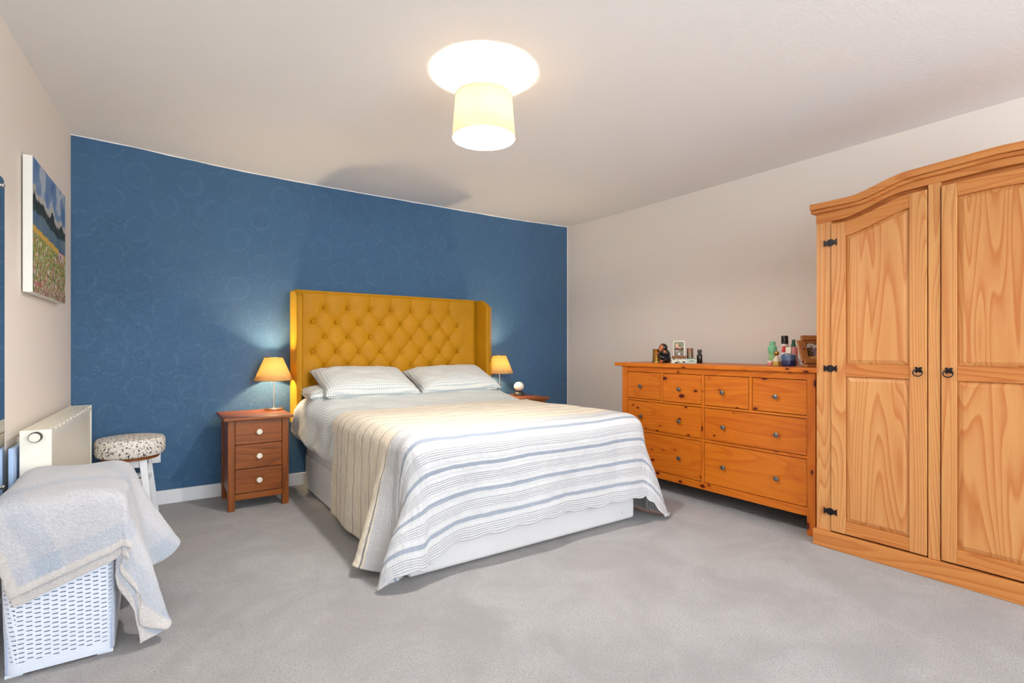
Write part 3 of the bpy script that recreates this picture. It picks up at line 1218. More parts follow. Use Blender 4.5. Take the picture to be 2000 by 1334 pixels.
# closing strip along the top of the padding
put('top_border', B((HX0 - 0.002, HX1 + 0.002, HY - 0.040, HY + 0.02, HT - 0.012, HT + 0.004)), M['velvet'], hb, bevel=0.006, seg=3)
bproto = None
for (x, z, r_) in btn:
    if r_ == 5:
        continue
    if bproto is None:
        bproto = put('button', L([(0.0001, 0.0005), (0.009, 0.0), (0.0105, -0.004), (0.008, -0.0085), (0.003, -0.0105), (0.0001, -0.0108)], 16, axis='Y'), M['velvet'], hb, at=(x, front + 0.019, z), local=True)
    else:
        c = bproto.copy()
        COL.objects.link(c)
        c.parent = hb
        c.location = Vector((x, front + 0.019, z)) - origin_of(hb)
for x in (1.25, 2.19):
    put('strut', B((x - 0.03, x + 0.03, HY + 0.02, HY + 0.045, 0.0, 0.53)), M['dark_gap'], hb, smooth=False)
# wings: left splays outward, right likewise, top front corner cut
for side, xi in ((-1, HX0), (1, HX1)):
    bm = bmesh.new()
    th = 0.048
    yb_, yf_ = HY + 0.085, HY - 0.165
    fl = 0.062
    out_top = [(xi + side * 0.0005, yb_), (xi + side * (0.0005 + fl), yf_), (xi + side * (0.0005 + fl + th * 0.9), yf_ + 0.01), (xi + side * (th + 0.001), yb_)]
    if side < 0:
        out_top = [(xi - 0.0005, yb_), (xi - 0.010, yf_), (xi - 0.047, yf_ + 0.004), (xi - 0.047, yb_)]
    else:
        out_top = [(xi + 0.0005, yb_), (xi + 0.052, yf_), (xi + 0.098, yf_ + 0.006), (xi + 0.052, yb_)]
    zt_b, zt_f = HT + 0.002, HT - 0.055
    rows = []
    for z in (0.50,):
        rows.append([bm.verts.new((p[0], p[1], z)) for p in out_top])
    rows.append([bm.verts.new((out_top[0][0], out_top[0][1], zt_b)), bm.verts.new((out_top[1][0], out_top[1][1], zt_f)),
                 bm.verts.new((out_top[2][0], out_top[2][1], zt_f)), bm.verts.new((out_top[3][0], out_top[3][1], zt_b))])
    a_, b_ = rows
    for k in range(4):
        bm.faces.new((a_[k], a_[(k + 1) % 4], b_[(k + 1) % 4], b_[k]))
    bm.faces.new(a_)
    bm.faces.new(b_)
    # cut line: keep the top flat for the rear half
    bmesh.ops.subdivide_edges(bm, edges=[e for e in bm.edges if abs(e.verts[0].co.y - e.verts[1].co.y) > 0.1 and min(e.verts[0].co.z, e.verts[1].co.z) > 1], cuts=1)
    for v in bm.verts:
        if v.co.z > 1 and yf_ + 0.06 < v.co.y < yb_ - 0.01:
            v.co.z = HT
            v.co.y = yf_ + 0.075
    wing = put('wing', bm, M['velvet'], hb, bevel=0.012, seg=4)
    # piping and nail trim down the front edge
    pm = bmesh.new()
    p1, p2 = out_top[1], out_top[2]
    tube(pm, [(p2[0], p2[1] - 0.004, 0.51), (p2[0], p2[1] - 0.004, zt_f - 0.008)], 0.0045, 8)
    put('piping', pm, M['velvet'], wing)
    nm = bmesh.new()
    for k in range(56):
        z = 0.535 + k * 0.0165
        ball(nm, ((p1[0] * 0.45 + p2[0] * 0.55), (p1[1] + p2[1]) / 2 - 0.001, z), 0.0032, seg=8, rings=5)
    o = put('nail_trim', nm, M['brass'], wing)
    o['kind'] = 'stuff'


# duvet -----------------------------------------------------------
def fbm(x, y, z=0.0, s=1.0):
    return noise.fractal(Vector((x * s, y * s, z)), 0.9, 2.0, 3)


nu, nv = 150, 110
co = np.zeros((nv, nu, 3))
uvs = np.zeros((nv, nu, 2))
for j in range(nv):
    y = 2.19 + (4.135 - 2.19) * j / (nv - 1)
    hd = max(0.0, min(1.0, (y - 3.35) / 0.5))
    hd = hd * hd * (3 - 2 * hd)
    top = 0.648 + 0.078 * hd
    if y > 4.0:
        top -= 0.02 * (y - 4.0) / 0.13
    xl = 0.938 - 0.082 * hd
    xr = 2.545 + 0.02 * hd
    rf = max(0.0, 1 - (y - 2.19) / 0.22)
    xl += 0.13 * rf ** 2
    xr -= 0.13 * rf ** 2
    hem = 0.315 + 0.105 * max(0, (y - 3.5) / 0.6) if y > 3.3 else 0.38
    R_ = 0.10 + 0.03 * hd
    path = []
    # left side up, round, across, round, right side down
    path.append((xl + 0.012 + 0.03 * hd, hem))
    path.append((xl - 0.006, hem + 0.05))
    path.append((xl, top - R_))
    for k in range(1, 6):
        a_ = PI - (PI / 2) * k / 6
        path.append((xl + R_ + R_ * math.cos(a_), top - R_ + R_ * math.sin(a_)))
    path.append((xl + R_ + 0.02, top))
    for k in range(1, 8):
        path.append((xl + R_ + (xr - xl - 2 * R_) * k / 8, top))
    for k in range(0, 7):
        a_ = PI / 2 - (PI / 2) * k / 6
        path.append((xr - R_ + R_ * math.cos(a_), top - R_ + R_ * math.sin(a_)))
    path.append((xr, hem + 0.05))
    path.append((xr - 0.01, hem))
    P_ = np.array(path)
    seg_ = np.hypot(*(P_[1:] - P_[:-1]).T)
    cum = np.concatenate([[0], np.cumsum(seg_)])
    foot = max(0.0, 1 - (y - 2.165) / 0.10)
    for i in range(nu):
        s_ = cum[-1] * i / (nu - 1)
        x = float(np.interp(s_, cum, P_[:, 0]))
        z = float(np.interp(s_, cum, P_[:, 1]))
        side = max(0.0, min(1.0, (top - z) / 0.15))
        if y > 3.0:
            wgt = min(1, (y - 3.0) / 0.35)
            n1 = fbm(x * 2.0, y * 3.5, z * 3, 2.2)
            z += wgt * (1 - side) * 0.012 * n1
            sgn = -1 if x < 1.7 else 1
            x += sgn * wgt * side * (0.020 * fbm(y * 3.0 + z * 1.5, z * 1.3, 3.3, 2.2) + 0.010 * math.sin(y * 26 + z * 8))
            if side > 0.9:
                z += wgt * 0.02 * fbm(y * 4, 0.3, 5.1)
        if foot > 0:
            z -= 0.09 * foot ** 2 * (1 - side)
        co[j, i] = (x, y, z)
        uvs[j, i] = (s_, y)
duvet = grid_mesh('duvet', co, uvs, M['gingham'], thick=0.012, sub=1)
tag(duvet, 'pale blue and white gingham duvet spread over the bed under the striped quilt', 'duvet')


# pillows ----------------------------------------------------------
def pillow(name, cx, cy, cz, w, d, h, rx, rz, ry, label, seed, grp='gingham pillows', sag=0.0):
    nu, nv = 64, 44
    o_ = thing(name, (cx, cy, cz), label, 'pillow', grp)
    o_.rotation_euler = (rx, ry, rz)
    rows = []
    vs, fs, uv = [], [], []
    for side in (1, -1):
        for j in range(nv):
            for i in range(nu):
                a = 2 * i / (nu - 1) - 1
                b = 2 * j / (nv - 1) - 1
                # edges pulled in between the corners
                ex = 1 - 0.07 * (1 - b * b) * abs(a) ** 3
                ey = 1 - 0.09 * (1 - a * a) * abs(b) ** 3
                x = a * ex * w / 2
                y = b * ey * d / 2
                prof = max(0.0, (1 - abs(a) ** 4.0)) ** 0.5 * max(0.0, (1 - abs(b) ** 3.0)) ** 0.5
                z = side * h / 2 * prof
                z += prof ** 0.5 * 0.007 * fbm(a * 1.6 + seed, b * 1.6, side * 2.0, 2.0)
                cr = (abs(a) * abs(b)) ** 2
                z += 0.012 * cr * fbm(a * 4 + seed, b * 4, 7, 1.5)
                z -= sag * (abs(a) ** 2) * 0.5
                vs.append((x, y, z))
                uv.append((x + w, y + d + (0.3 if side < 0 else 0)))
        off = 0 if side == 1 else nu * nv
        for j in range(nv - 1):
            for i in range(nu - 1):
                q = (off + j * nu + i, off + j * nu + i + 1, off + (j + 1) * nu + i + 1, off + (j + 1) * nu + i)
                fs.append(q if side == 1 else q[::-1])
    me = bpy.data.meshes.new('pillowcase')
    me.from_pydata(vs, [], fs)
    ul = me.uv_layers.new(name='UVMap')
    for p in me.polygons:
        for li in p.loop_indices:
            ul.data[li].uv = uv[me.loops[li].vertex_index]
    bm = bmesh.new()
    bm.from_mesh(me)
    bmesh.ops.remove_doubles(bm, verts=bm.verts, dist=0.0012)
    bm.to_mesh(me)
    bm.free()
    me.polygons.foreach_set('use_smooth', [True] * len(me.polygons))
    me.materials.append(M['gingham'])
    p = bpy.data.objects.new('pillowcase', me)
    COL.objects.link(p)
    p.parent = o_
    # piped seam round the edge
    sm = bmesh.new()
    ring = []
    for k in range(120):
        t_ = 4 * k / 120
        q = int(t_)
        f_ = 2 * (t_ - q) - 1
        a, b = ((f_, -1), (1, f_), (-f_, 1), (-1, -f_))[q]
        ex = 1 - 0.07 * (1 - b * b) * abs(a) ** 3
        ey = 1 - 0.09 * (1 - a * a) * abs(b) ** 3
        ring.append((a * ex * w / 2, b * ey * d / 2, -sag * abs(a) ** 2 * 0.5))
    tube(sm, ring, 0.0035, 6, closed=True)
    me2 = bpy.data.meshes.new('seam')
    sm.to_mesh(me2)
    sm.free()
    me2.materials.append(M['gingham'])
    s2 = bpy.data.objects.new('seam', me2)
    COL.objects.link(s2)
    s2.parent = o_
    return o_


pillow('pillow', 1.345, 3.905, 0.812, 0.735, 0.45, 0.180, math.radians(21), math.radians(1.5), math.radians(1), 'gingham pillow lying on the left half of the bed against the headboard', 1.0)
pillow('pillow', 2.105, 3.93, 0.808, 0.735, 0.45, 0.180, math.radians(20), math.radians(-1.5), math.radians(-1.5), 'gingham pillow lying on the right half of the bed against the headboard', 5.0)
pillow('pillow', 1.232, 3.965, 0.742, 0.70, 0.40, 0.12, math.radians(3), math.radians(3), 0, 'lower gingham pillow whose corner peeps out under the left pillow', 9.0, sag=0.01)

# quilt ------------------------------------------------------------
QX0, QX1, QY0, QTOP, QR = 1.030, 2.455, 2.262, 0.660, 0.095


def interp(t_, table):
    return float(np.interp(t_, [p[0] for p in table], [p[1] for p in table]))


def side_g(q):
    return 0.010 + 0.018 * math.sin(q * 7.5 + 0.6) ** 2 + 0.30 * math.exp(-((q - 2.42) / 0.085) ** 2) + 0.035 * math.exp(-((q - 2.95) / 0.10) ** 2)


def foot_g(q):
    return 0.045 + 0.030 * math.sin(q * 8.2 + 0.8) + 0.012 * math.sin(q * 19) - 0.02 * math.exp(-((q - 1.1) / 0.12) ** 2)


def quilt_drape(px, py):
    """flat quilt point -> its place over the bed; the bed continues towards the headboard"""
    qx, qy = min(max(px, QX0), QX1), max(py, QY0)
    dx, dy = px - qx, py - qy
    d = math.hypot(dx, dy)
    top = QTOP + 0.010 * fbm(px * 1.7, py * 1.7, 2.0, 1.5)
    if d < 1e-6:
        return (px, py, top)
    ux, uy = dx / d, dy / d
    arc = QR * PI / 2
    if d < arc:
        a_ = d / QR
        return (qx + ux * QR * math.sin(a_), qy + uy * QR * math.sin(a_), top - QR * (1 - math.cos(a_)))
    e = d - arc
    dirx, diry = ux, uy
    if uy > -1e-6 and ux < 0:            # left side of the bed
        g_ = side_g(qy)
    elif uy > -1e-6:                     # right side
        g_ = 0.05 + 0.16 * math.exp(-((qy - 2.35) / 0.18) ** 2)
    elif abs(ux) < 1e-6:                 # foot
        g_ = foot_g(qx)
    elif ux < 0:                         # left foot corner, 0 = side, 90 = foot
        ph = math.degrees(math.atan2(-uy, -ux))
        g_ = interp(ph, [(0, side_g(QY0)), (12, -0.03), (26, 0.05), (38, 0.24), (50, 0.29), (64, 0.20), (78, 0.09), (90, foot_g(QX0))])
        an = math.radians(interp(ph, [(0, 180), (14, 195), (28, 186), (42, 178), (52, 186), (66, 212), (80, 252), (90, 270)]))
        dirx, diry = math.cos(an), math.sin(an)
        w_ = max(0.0, min(1.0, (e - 0.02) / 0.40))
        w_ = w_ * w_ * (3 - 2 * w_)
        g_ = 0.05 * (1 - w_) + g_ * w_
        dirx, diry = ux * (1 - w_) + dirx * w_, uy * (1 - w_) + diry * w_
    else:                                # right foot corner
        ph = math.degrees(math.atan2(-uy, ux))
        g_ = interp(ph, [(0, 0.05 + 0.16 * math.exp(-((QY0 - 2.35) / 0.18) ** 2)), (20, 0.24), (40, 0.30), (58, 0.20), (74, 0.11), (90, foot_g(QX1))])
        an = math.radians(interp(ph, [(0, 0), (40, -24), (60, -58), (90, -90)]))
        w_ = max(0.0, min(1.0, e / 0.30))
        an = an * w_ + math.radians(-ph) * (1 - w_)
        g_ = (0.15 * (1 - ph / 90) + foot_g(QX1) * ph / 90) * (1 - w_) + g_ * w_
        dirx, diry = math.cos(an), math.sin(an)
    cosf = math.sqrt(max(0.2, 1 - min(0.6, abs(g_)) ** 2))
    z = top - QR - e * cosf
    out_ = e * g_
    if z < 0.012:
        out_ += (0.012 - z) * 0.25
        z = 0.012 + 0.010 * abs(math.sin(px * 23 + py * 31))
    return (qx + ux * QR + dirx * out_, qy + uy * QR + diry * out_, z)


QW, QL = 2.83, 1.62
nuq, nvq = 200, 112
Q = np.zeros((nvq, nuq, 3))
QUV = np.zeros((nvq, nuq, 2))
for j in range(nvq):
    for i in range(nuq):
        u_, v_ = QW * i / (nuq - 1), QL * j / (nvq - 1)
        sgn, cr_ = (-1, 0.30) if u_ < QW / 2 else (1, 0.26)
        c0 = cr_ if sgn < 0 else QW - cr_
        vx, vy = u_ - c0, v_ - cr_
        if vx * sgn > 0 and vy < 0:       # rounded corners
            m_, n_ = max(abs(vx), abs(vy)), math.hypot(vx, vy)
            if n_ > 1e-9:
                u_, v_ = c0 + vx * m_ / n_, cr_ + vy * m_ / n_
        hem_w = max(0.0, 1 - v_ / 0.05)
        px = 0.330 + u_ + 0.012 * v_
        py = 1.722 + v_ + 0.006 * (u_ - 1.4) - 0.016 * hem_w * abs(math.sin(u_ * PI / 0.17))
        py -= 0.075 * math.exp(-((u_ - 0.62) / 0.17) ** 2) * max(0.0, 1 - v_ / 0.5)
        Q[j, i] = quilt_drape(px, py)
        QUV[j, i] = (u_, v_)
for _ in range(6):
    k_ = Q.copy()
    k_[1:-1, 1:-1] = (Q[:-2, 1:-1] + Q[2:, 1:-1] + Q[1:-1, :-2] + Q[1:-1, 2:] + 2 * Q[1:-1, 1:-1]) / 6
    Q = k_
gu = np.gradient(Q, axis=1)
gv = np.gradient(Q, axis=0)
nrm = np.cross(gu, gv)
nrm /= np.linalg.norm(nrm, axis=2, keepdims=True) + 1e-9
for j in range(nvq):
    for i in range(nuq):
        u_, v_ = QUV[j, i]
        x, y, z = Q[j, i]
        side = 1.0 if z < 0.6 else 0.35
        am = 0.0035 * side
        q_ = fbm(u_ * 7, v_ * 5, 1.5, 1.6) + 0.5 * fbm(u_ * 24, v_ * 14, 4.5, 1.4)
        Q[j, i] += nrm[j, i] * (am * q_ + 0.001)
        Q[j, i][2] = max(0.008, Q[j, i][2])
quilt = grid_mesh('quilt', Q, QUV, M['quilt'], thick=0.006, sub=1, offset=1.0)
tag(quilt, 'white and taupe striped scalloped quilt draped over the foot of the bed to the floor', 'quilt')

# ================================================================ CEILING LIGHT
cx, cy = 1.294, 2.097
cl = thing('ceiling_light', (cx, cy, 2.388), 'lit ceiling light with cream drum shade hanging from the ceiling', 'ceiling light')
sh = put('lamp_shade', L([(0.150, -0.312), (0.135, -0.113)], 64, cap=False), M['drum_shade'], cl, at=(cx, cy, 2.388), local=True)
m_ = sh.modifiers.new('thick', 'SOLIDIFY')
m_.thickness = 0.0018
for r_, z_ in ((0.150, -0.312), (0.135, -0.113)):
    rim = tube(bmesh.new(), [(r_ * math.cos(2 * PI * k / 56), r_ * math.sin(2 * PI * k / 56), z_) for k in range(56)], 0.0018, 6, closed=True)
    put('shade_ring', rim, M['ceramic'], cl, at=(cx, cy, 2.388), local=True)
sp = bmesh.new()
for k in range(3):
    a_ = 2 * PI * k / 3 + 0.4
    tube(sp, [(0.02 * math.cos(a_), 0.02 * math.sin(a_), -0.165), (0.136 * math.cos(a_), 0.136 * math.sin(a_), -0.125)], 0.0013, 6)
tube(sp, [(0.02 * math.cos(2 * PI * k / 20), 0.02 * math.sin(2 * PI * k / 20), -0.165) for k in range(20)], 0.0015, 6, closed=True)
put('shade_carrier', sp, M['white_paint'], cl, at=(cx, cy, 2.388), local=True)
put('ceiling_rose', L([(0.040, 0.0), (0.040, -0.008), (0.034, -0.020), (0.012, -0.026), (0.008, -0.034)], 32), M['white_paint'], cl, at=(cx, cy, 2.388), local=True)
put('cord', L([(0.003, -0.03), (0.003, -0.16)], 8), M['white_paint'], cl, at=(cx, cy, 2.388), local=True)
put('bulb_holder', L([(0.017, -0.155), (0.019, -0.16), (0.019, -0.20), (0.015, -0.205)], 20), M['white_paint'], cl, at=(cx, cy, 2.388), local=True)
put('bulb', ball(bmesh.new(), (0, 0, -0.245), 0.030, sz=1.25), M['bulb'], cl, at=(cx, cy, 2.388), local=True)
ld = bpy.data.lights.new('bulb_light', 'POINT')
ld.energy = 212
ld.color = (1.0, 0.96, 0.92)
ld.shadow_soft_size = 0.035
lo = bpy.data.objects.new('bulb_light', ld)
COL.objects.link(lo)
lo.parent = cl
lo.location = (0, 0, -0.250)

# ================================================================ LEFT WALL THINGS
wn = Vector((math.cos(LANG), -math.sin(LANG), 0))     # into the room
wt = Vector((math.sin(LANG), math.cos(LANG), 0))      # along the wall towards the back
wp = Vector((-0.433, 4.30, 0))


def LW(off, y, z):
    """point at distance off from the left wall, at (roughly) world Y = y"""
    return wp + wt * ((y - 4.30) / math.cos(LANG)) + wn * off + Vector((0, 0, z))


def lbox(bm, o0, o1, y0, y1, z0, z1):
    vs = [bm.verts.new(LW(o, y, z)) for z in (z0, z1) for y in (y0, y1) for o in (o0, o1)]
    for f in ((0, 2, 3, 1), (4, 5, 7, 6), (0, 1, 5, 4), (2, 6, 7, 3), (0, 4, 6, 2), (1, 3, 7, 5)):
        bm.faces.new([vs[i] for i in f])
    return bm


# landscape canvas
pt = thing('painting', LW(0.02, 3.48, 1.33), 'unframed canvas of a flower meadow, cottage and blue sky on the left wall', 'painting')
y0p, y1p, z0p, z1p = 3.11, 3.85, 1.325, 1.935
put('canvas', lbox(bmesh.new(), 0.006, 0.040, y0p, y1p, z0p, z1p), plain('bare_canvas', (236, 234, 226), 0.8, bump=(300, 0.3)), pt, smooth=False, bevel=0.003)


def meadow(a, b):
    n1 = fbm(a * 6, b * 6, 1.0)
    n2 = fbm(a * 30, b * 22, 4.0)
    n3 = fbm(a * 34, b * 22, 8.0)
    hill = 0.62 + 0.03 * math.sin(a * 5 + 1) + 0.02 * n1
    hill_b = 0.50 - 0.06 * a
    treeline = hill + 0.045 + 0.035 * abs(n2) + (0.07 * math.exp(-((a - 0.55) / 0.05) ** 2)) + 0.06 * math.exp(-((a - 0.04) / 0.04) ** 2) + 0.05 * math.exp(-((a - 0.85) / 0.05) ** 2)
    if b > treeline:
        c = (122 + 46 * n1, 148 + 36 * n1, 182 + 20 * n1)
        if n1 > 0.22:
            c = (176, 186, 200)
        if b < treeline + 0.05:
            c = (190, 186, 178)
        return c
    if b > hill - 0.035 + 0.01 * n2:
        return (48 + 30 * n2, 58 + 34 * n2, 54 + 22 * n2)
    if b > hill_b:
        return (92 + 24 * n1, 116 + 20 * n1, 136 + 18 * n2)
    if 0.76 < a < 0.93 and 0.36 < b < 0.53:
        if b > 0.44:
            return (74, 58, 74)
        return (208, 178, 176) if not (0.80 < a < 0.83 and 0.38 < b < 0.42) else (120, 90, 110)
    if b > hill_b - 0.045:
        return (206 + 20 * n2, 168 + 20 * n2, 76)
    k = max(0, (0.30 - b) / 0.30)
    c = [152 + 30 * n2, 158 + 26 * n2, 84 + 26 * n1]
    if n3 > 0.22 - 0.25 * k:
        c = [176, 84, 84] if n2 > -0.05 else [222, 214, 198]
    elif n3 < -0.30:
        c = [84, 112, 62]
    c = [q * (1 - 0.25 * k) + w_ * 0.25 * k for q, w_ in zip(c, (130, 96, 110))]
    return tuple(c)


A_ = LW(0.0405, y0p + 0.002, z0p + 0.002)
paint_grid('painted_face', meadow, 90, 96, A_, LW(0.0405, y1p - 0.002, z0p + 0.002) - A_, Vector((0, 0, z1p - z0p - 0.004)), M['painted'], pt)

# frameless mirror
mr = thing('mirror', LW(0.01, 2.45, 0.55), 'tall frameless wall mirror at the left edge reflecting the blue wall', 'mirror')
bm = bmesh.new()
yA, yB, zA, zB, rc = 2.20, 2.826, 0.50, 1.742, 0.03
out = []
for (cy_, cz_, a0) in ((yB - rc, zA + rc, -90), (yB - rc, zB - rc, 0), (yA + rc, zB - rc, 90), (yA + rc, zA + rc, 180)):
    for k in range(6):
        a_ = math.radians(a0 + 18 * k)
        out.append((cy_ + rc * math.cos(a_), cz_ + rc * math.sin(a_)))
f0 = [bm.verts.new(LW(0.004, y, z)) for y, z in out]
f1 = [bm.verts.new(LW(0.010, y, z)) for y, z in out]
bm.faces.new(f0)
bm.faces.new(f1)
for i in range(len(out)):
    bm.faces.new((f0[i], f0[(i + 1) % len(out)], f1[(i + 1) % len(out)], f1[i]))
put('mirror_glass', bm, M['mirror'], mr, smooth=False)
for z in (1.712, 0.53):
    p_ = LW(0.010, 2.795, z)
    bm = bmesh.new()
    ball(bm, p_ + wn * 0.003, 0.009, sx=0.6)
    put('clip', bm, M['chrome'], mr)

# radiator
ra = thing('radiator', LW(0.09, 3.41, 0.13), 'white panel radiator with round thermostat dial on the left wall', 'radiator')
yA, yB, zA, zB = 2.875, 3.97, 0.15, 0.735
o0, o1 = 0.045, 0.142
bm = bmesh.new()
lbox(bm, o0, o0 + 0.016, yA + 0.012, yB - 0.012, zA, zB - 0.014)
put('rear_panel', bm, M['radiator_white'], ra, smooth=False)
# ribbed front panel
bm = bmesh.new()
nr = 62
pts = []
for k in range(nr * 2 + 1):
    y = yA + 0.012 + (yB - yA - 0.024) * k / (nr * 2)
    pts.append((y, 0.0035 if k % 2 else 0.0))
lo_r = [bm.verts.new(LW(o1 - 0.004 - q, y, zA)) for y, q in pts]
hi_r = [bm.verts.new(LW(o1 - 0.004 - q, y, zB - 0.062)) for y, q in pts]
tp_r = [bm.verts.new(LW(o1 - 0.004, y, zB - 0.056)) for y, q in pts]
t2_r = [bm.verts.new(LW(o1 - 0.004, y, zB - 0.012)) for y, q in pts]
for i in range(len(pts) - 1):
    for p_, q_ in ((lo_r, hi_r), (hi_r, tp_r), (tp_r, t2_r)):
        bm.faces.new((p_[i], p_[i + 1], q_[i + 1], q_[i]))
lbox(bm, o1 - 0.024, o1 - 0.009, yA + 0.012, yB - 0.012, zA, zB - 0.014)
put('ribbed_front', bm, M['radiator_white'], ra, smooth=True, autosmooth=50)
# slotted top grille
bm = bmesh.new()
for k in range(8):
    oo = o0 + (o1 - o0) * k / 8
    lbox(bm, oo + 0.0004, oo + (o1 - o0) / 8 - 0.0026, yA + 0.004, yB - 0.004, zB - 0.010, zB)
for k in range(13):
    yy = yA + 0.01 + (yB - yA - 0.03) * k / 12
    lbox(bm, o0, o1, yy, yy + 0.006, zB - 0.0095, zB - 0.002)
lbox(bm, o1 - 0.003, o1, yA + 0.004, yB - 0.004, zB - 0.028, zB - 0.0105)
put('top_grille', bm, M['radiator_white'], ra, smooth=False)
for yy0, yy1 in ((yA, yA + 0.004), (yB - 0.004, yB)):
    put('end_panel', lbox(bmesh.new(), o0 - 0.002, o1 + 0.001, yy0, yy1, zA, zB + 0.001), M['radiator_white'], ra, smooth=False, bevel=0.0015)
# valve body + dial facing the camera
cc = LW(0.095, yA - 0.002, 0.7085)


def wall_lathe(prof, c0):
    bm = L(prof, 32, axis='Y')
    rot = Matrix.Rotation(-LANG, 4, 'Z')
    for v in bm.verts:
        v.co = rot @ v.co + c0
    return bm


v_ = put('thermostat_valve', wall_lathe([(0.0210, 0.0), (0.0215, -0.022), (0.019, -0.027)], cc), M['dark_valve'], ra)
put('dial', wall_lathe([(0.018, -0.0265), (0.0178, -0.033), (0.014, -0.036), (0.010, -0.0345), (0.004, -0.036), (0.0001, -0.0362)], cc), M['ceramic'], v_)
for yy in (3.05, 3.80):
    put('bracket', lbox(bmesh.new(), 0.0, o0, yy, yy + 0.03, 0.2, 0.69), M['radiator_white'], ra, smooth=False)
for yy in (yA + 0.03, yB - 0.04):
    bm = tube(bmesh.new(), [LW(0.09, yy, 0.0), LW(0.09, yy, zA + 0.01)], 0.008, 10)
    put('pipe', bm, M['chrome'], ra)

# pale blue slab added behind the radiator to stand in for a blue strip
fd = put('blue_slab', lbox(bmesh.new(), 0.018, 0.034, 2.835, 3.03, 0.0, 0.672), plain('pale_blue_slab', (168, 192, 226), 0.6), smooth=False, bevel=0.002)
tag(fd, 'pale blue stand-in slab between the radiator and the left wall', 'board')

# socket
so = thing('wall_socket', (0.02, 4.295, 0.34), 'white electrical socket plate on the blue wall behind the stool', 'socket')
put('plate', B((-0.045, 0.040, D - 0.010, D - 0.0003, 0.290, 0.376)), M['white_paint'], so, smooth=False, bevel=0.003)
bm = bmesh.new()
for zz in (0.300, 0.366):
    lathe(bm, [(0.003, -0.0103), (0.003, -0.0112)], 10, (0.032, D, zz), axis='Y')
put('screw', bm, M['pewter'], so)

# ================================================================ STOOL
sx, sy = -0.118, 4.03
st = thing('stool', (sx, sy, 0), 'small white wooden stool with round star print cushion by the blue wall', 'stool')
seat = L([(0.05, 0.442), (0.155, 0.440), (0.172, 0.446), (0.182, 0.466), (0.182, 0.530), (0.172, 0.549), (0.13, 0.556), (0.0001, 0.558)], 56, (sx, sy, -0.035))
put('cushion', seat, M['stars'], st)
put('seat', L([(0.145, 0.386), (0.150, 0.389), (0.150, 0.400), (0.145, 0.404)], 40, (sx, sy, 0)), M['walnutX'], st)
for k in range(4):
    a_ = math.radians(45 + 90 * k - 8)
    c_, s_ = math.cos(a_), math.sin(a_)
    pts_ = [(sx + 0.105 * c_, sy + 0.105 * s_, 0.3855), (sx + 0.165 * c_, sy + 0.165 * s_, 0.0)]
    bm = bmesh.new()
    vs = []
    for (px, py, pz), hw in zip(pts_, (0.020, 0.015)):
        vs.append([bm.verts.new((px + q[0] * hw, py + q[1] * hw, pz)) for q in ((-1, -1), (1, -1), (1, 1), (-1, 1))])
    for i in range(4):
        bm.faces.new((vs[0][i], vs[0][(i + 1) % 4], vs[1][(i + 1) % 4], vs[1][i]))
    bm.faces.new(vs[0])
    bm.faces.new(vs[1])
    put('leg', bm, M['white_paint'], st, smooth=False, bevel=0.003)
for k in range(4):
    a1, a2 = math.radians(45 + 90 * k - 8), math.radians(135 + 90 * k - 8)
    for rr, zz, nm_ in ((0.112, 0.358, 'apron'), (0.128, 0.255, 'stretcher')):
        p1 = Vector((sx + rr * math.cos(a1), sy + rr * math.sin(a1), zz))
        p2 = Vector((sx + rr * math.cos(a2), sy + rr * math.sin(a2), zz))
        d_ = (p2 - p1).normalized()
        w_ = Vector((-d_.y, d_.x, 0)) * 0.008
        p1, p2 = p1 + d_ * 0.016, p2 - d_ * 0.016
        hh = Vector((0, 0, 0.022 if nm_ == 'apron' else 0.014))
        bm = bmesh.new()
        q = [bm.verts.new(p + s1 * w_ + s2 * hh) for p in (p1, p2) for s1, s2 in ((-1, -1), (1, -1), (1, 1), (-1, 1))]
        for i in range(4):
            bm.faces.new((q[i], q[(i + 1) % 4], q[4 + (i + 1) % 4], q[4 + i]))
        bm.faces.new(q[:4])
        bm.faces.new(q[4:])
        put(nm_, bm, M['white_paint'], st, smooth=False, bevel=0.002)

# ================================================================ LAUNDRY BASKET
bk = thing('laundry_basket', (-0.26, 2.58, 0), 'tall white woven plastic laundry basket under a fleece blanket', 'basket')


def basket_corner(t_, z):
    """rounded-rectangle outline, slight taper to the foot; t_ in metres along the outline"""
    k = z / 0.545
    x0, x1, y0, y1, r = -0.412 + 0.012 * (1 - k), -0.103 - 0.012 * (1 - k), 2.292 + 0.010 * (1 - k), 2.855 - 0.010 * (1 - k), 0.035
    segs_ = [(x0 + r, y0, 1, 0, x1 - x0 - 2 * r), None, (x1, y0 + r, 0, 1, y1 - y0 - 2 * r), None, (x1 - r, y1, -1, 0, x1 - x0 - 2 * r), None, (x0, y1 - r, 0, -1, y1 - y0 - 2 * r), None]
    cens = [None, (x1 - r, y0 + r, -90), None, (x1 - r, y1 - r, 0), None, (x0 + r, y1 - r, 90), None, (x0 + r, y0 + r, 180)]
    ql = PI * r / 2
    for s_, c_ in zip(segs_, cens):
        ln = s_[4] if s_ else ql
        if t_ <= ln + 1e-9:
            if s_:
                return (s_[0] + s_[2] * t_, s_[1] + s_[3] * t_)
            a_ = math.radians(c_[2] + 90 * t_ / ql)
            return (c_[0] + r * math.cos(a_), c_[1] + r * math.sin(a_))
        t_ -= ln
    return (x0 + r, y0)


per = 2 * (0.309 - 0.07) + 2 * (0.563 - 0.07) + 2 * PI * 0.035
ncol, nrow = 78, 33
cw, rh = per / ncol, (0.500) / nrow
bm = bmesh.new()
cache = {}


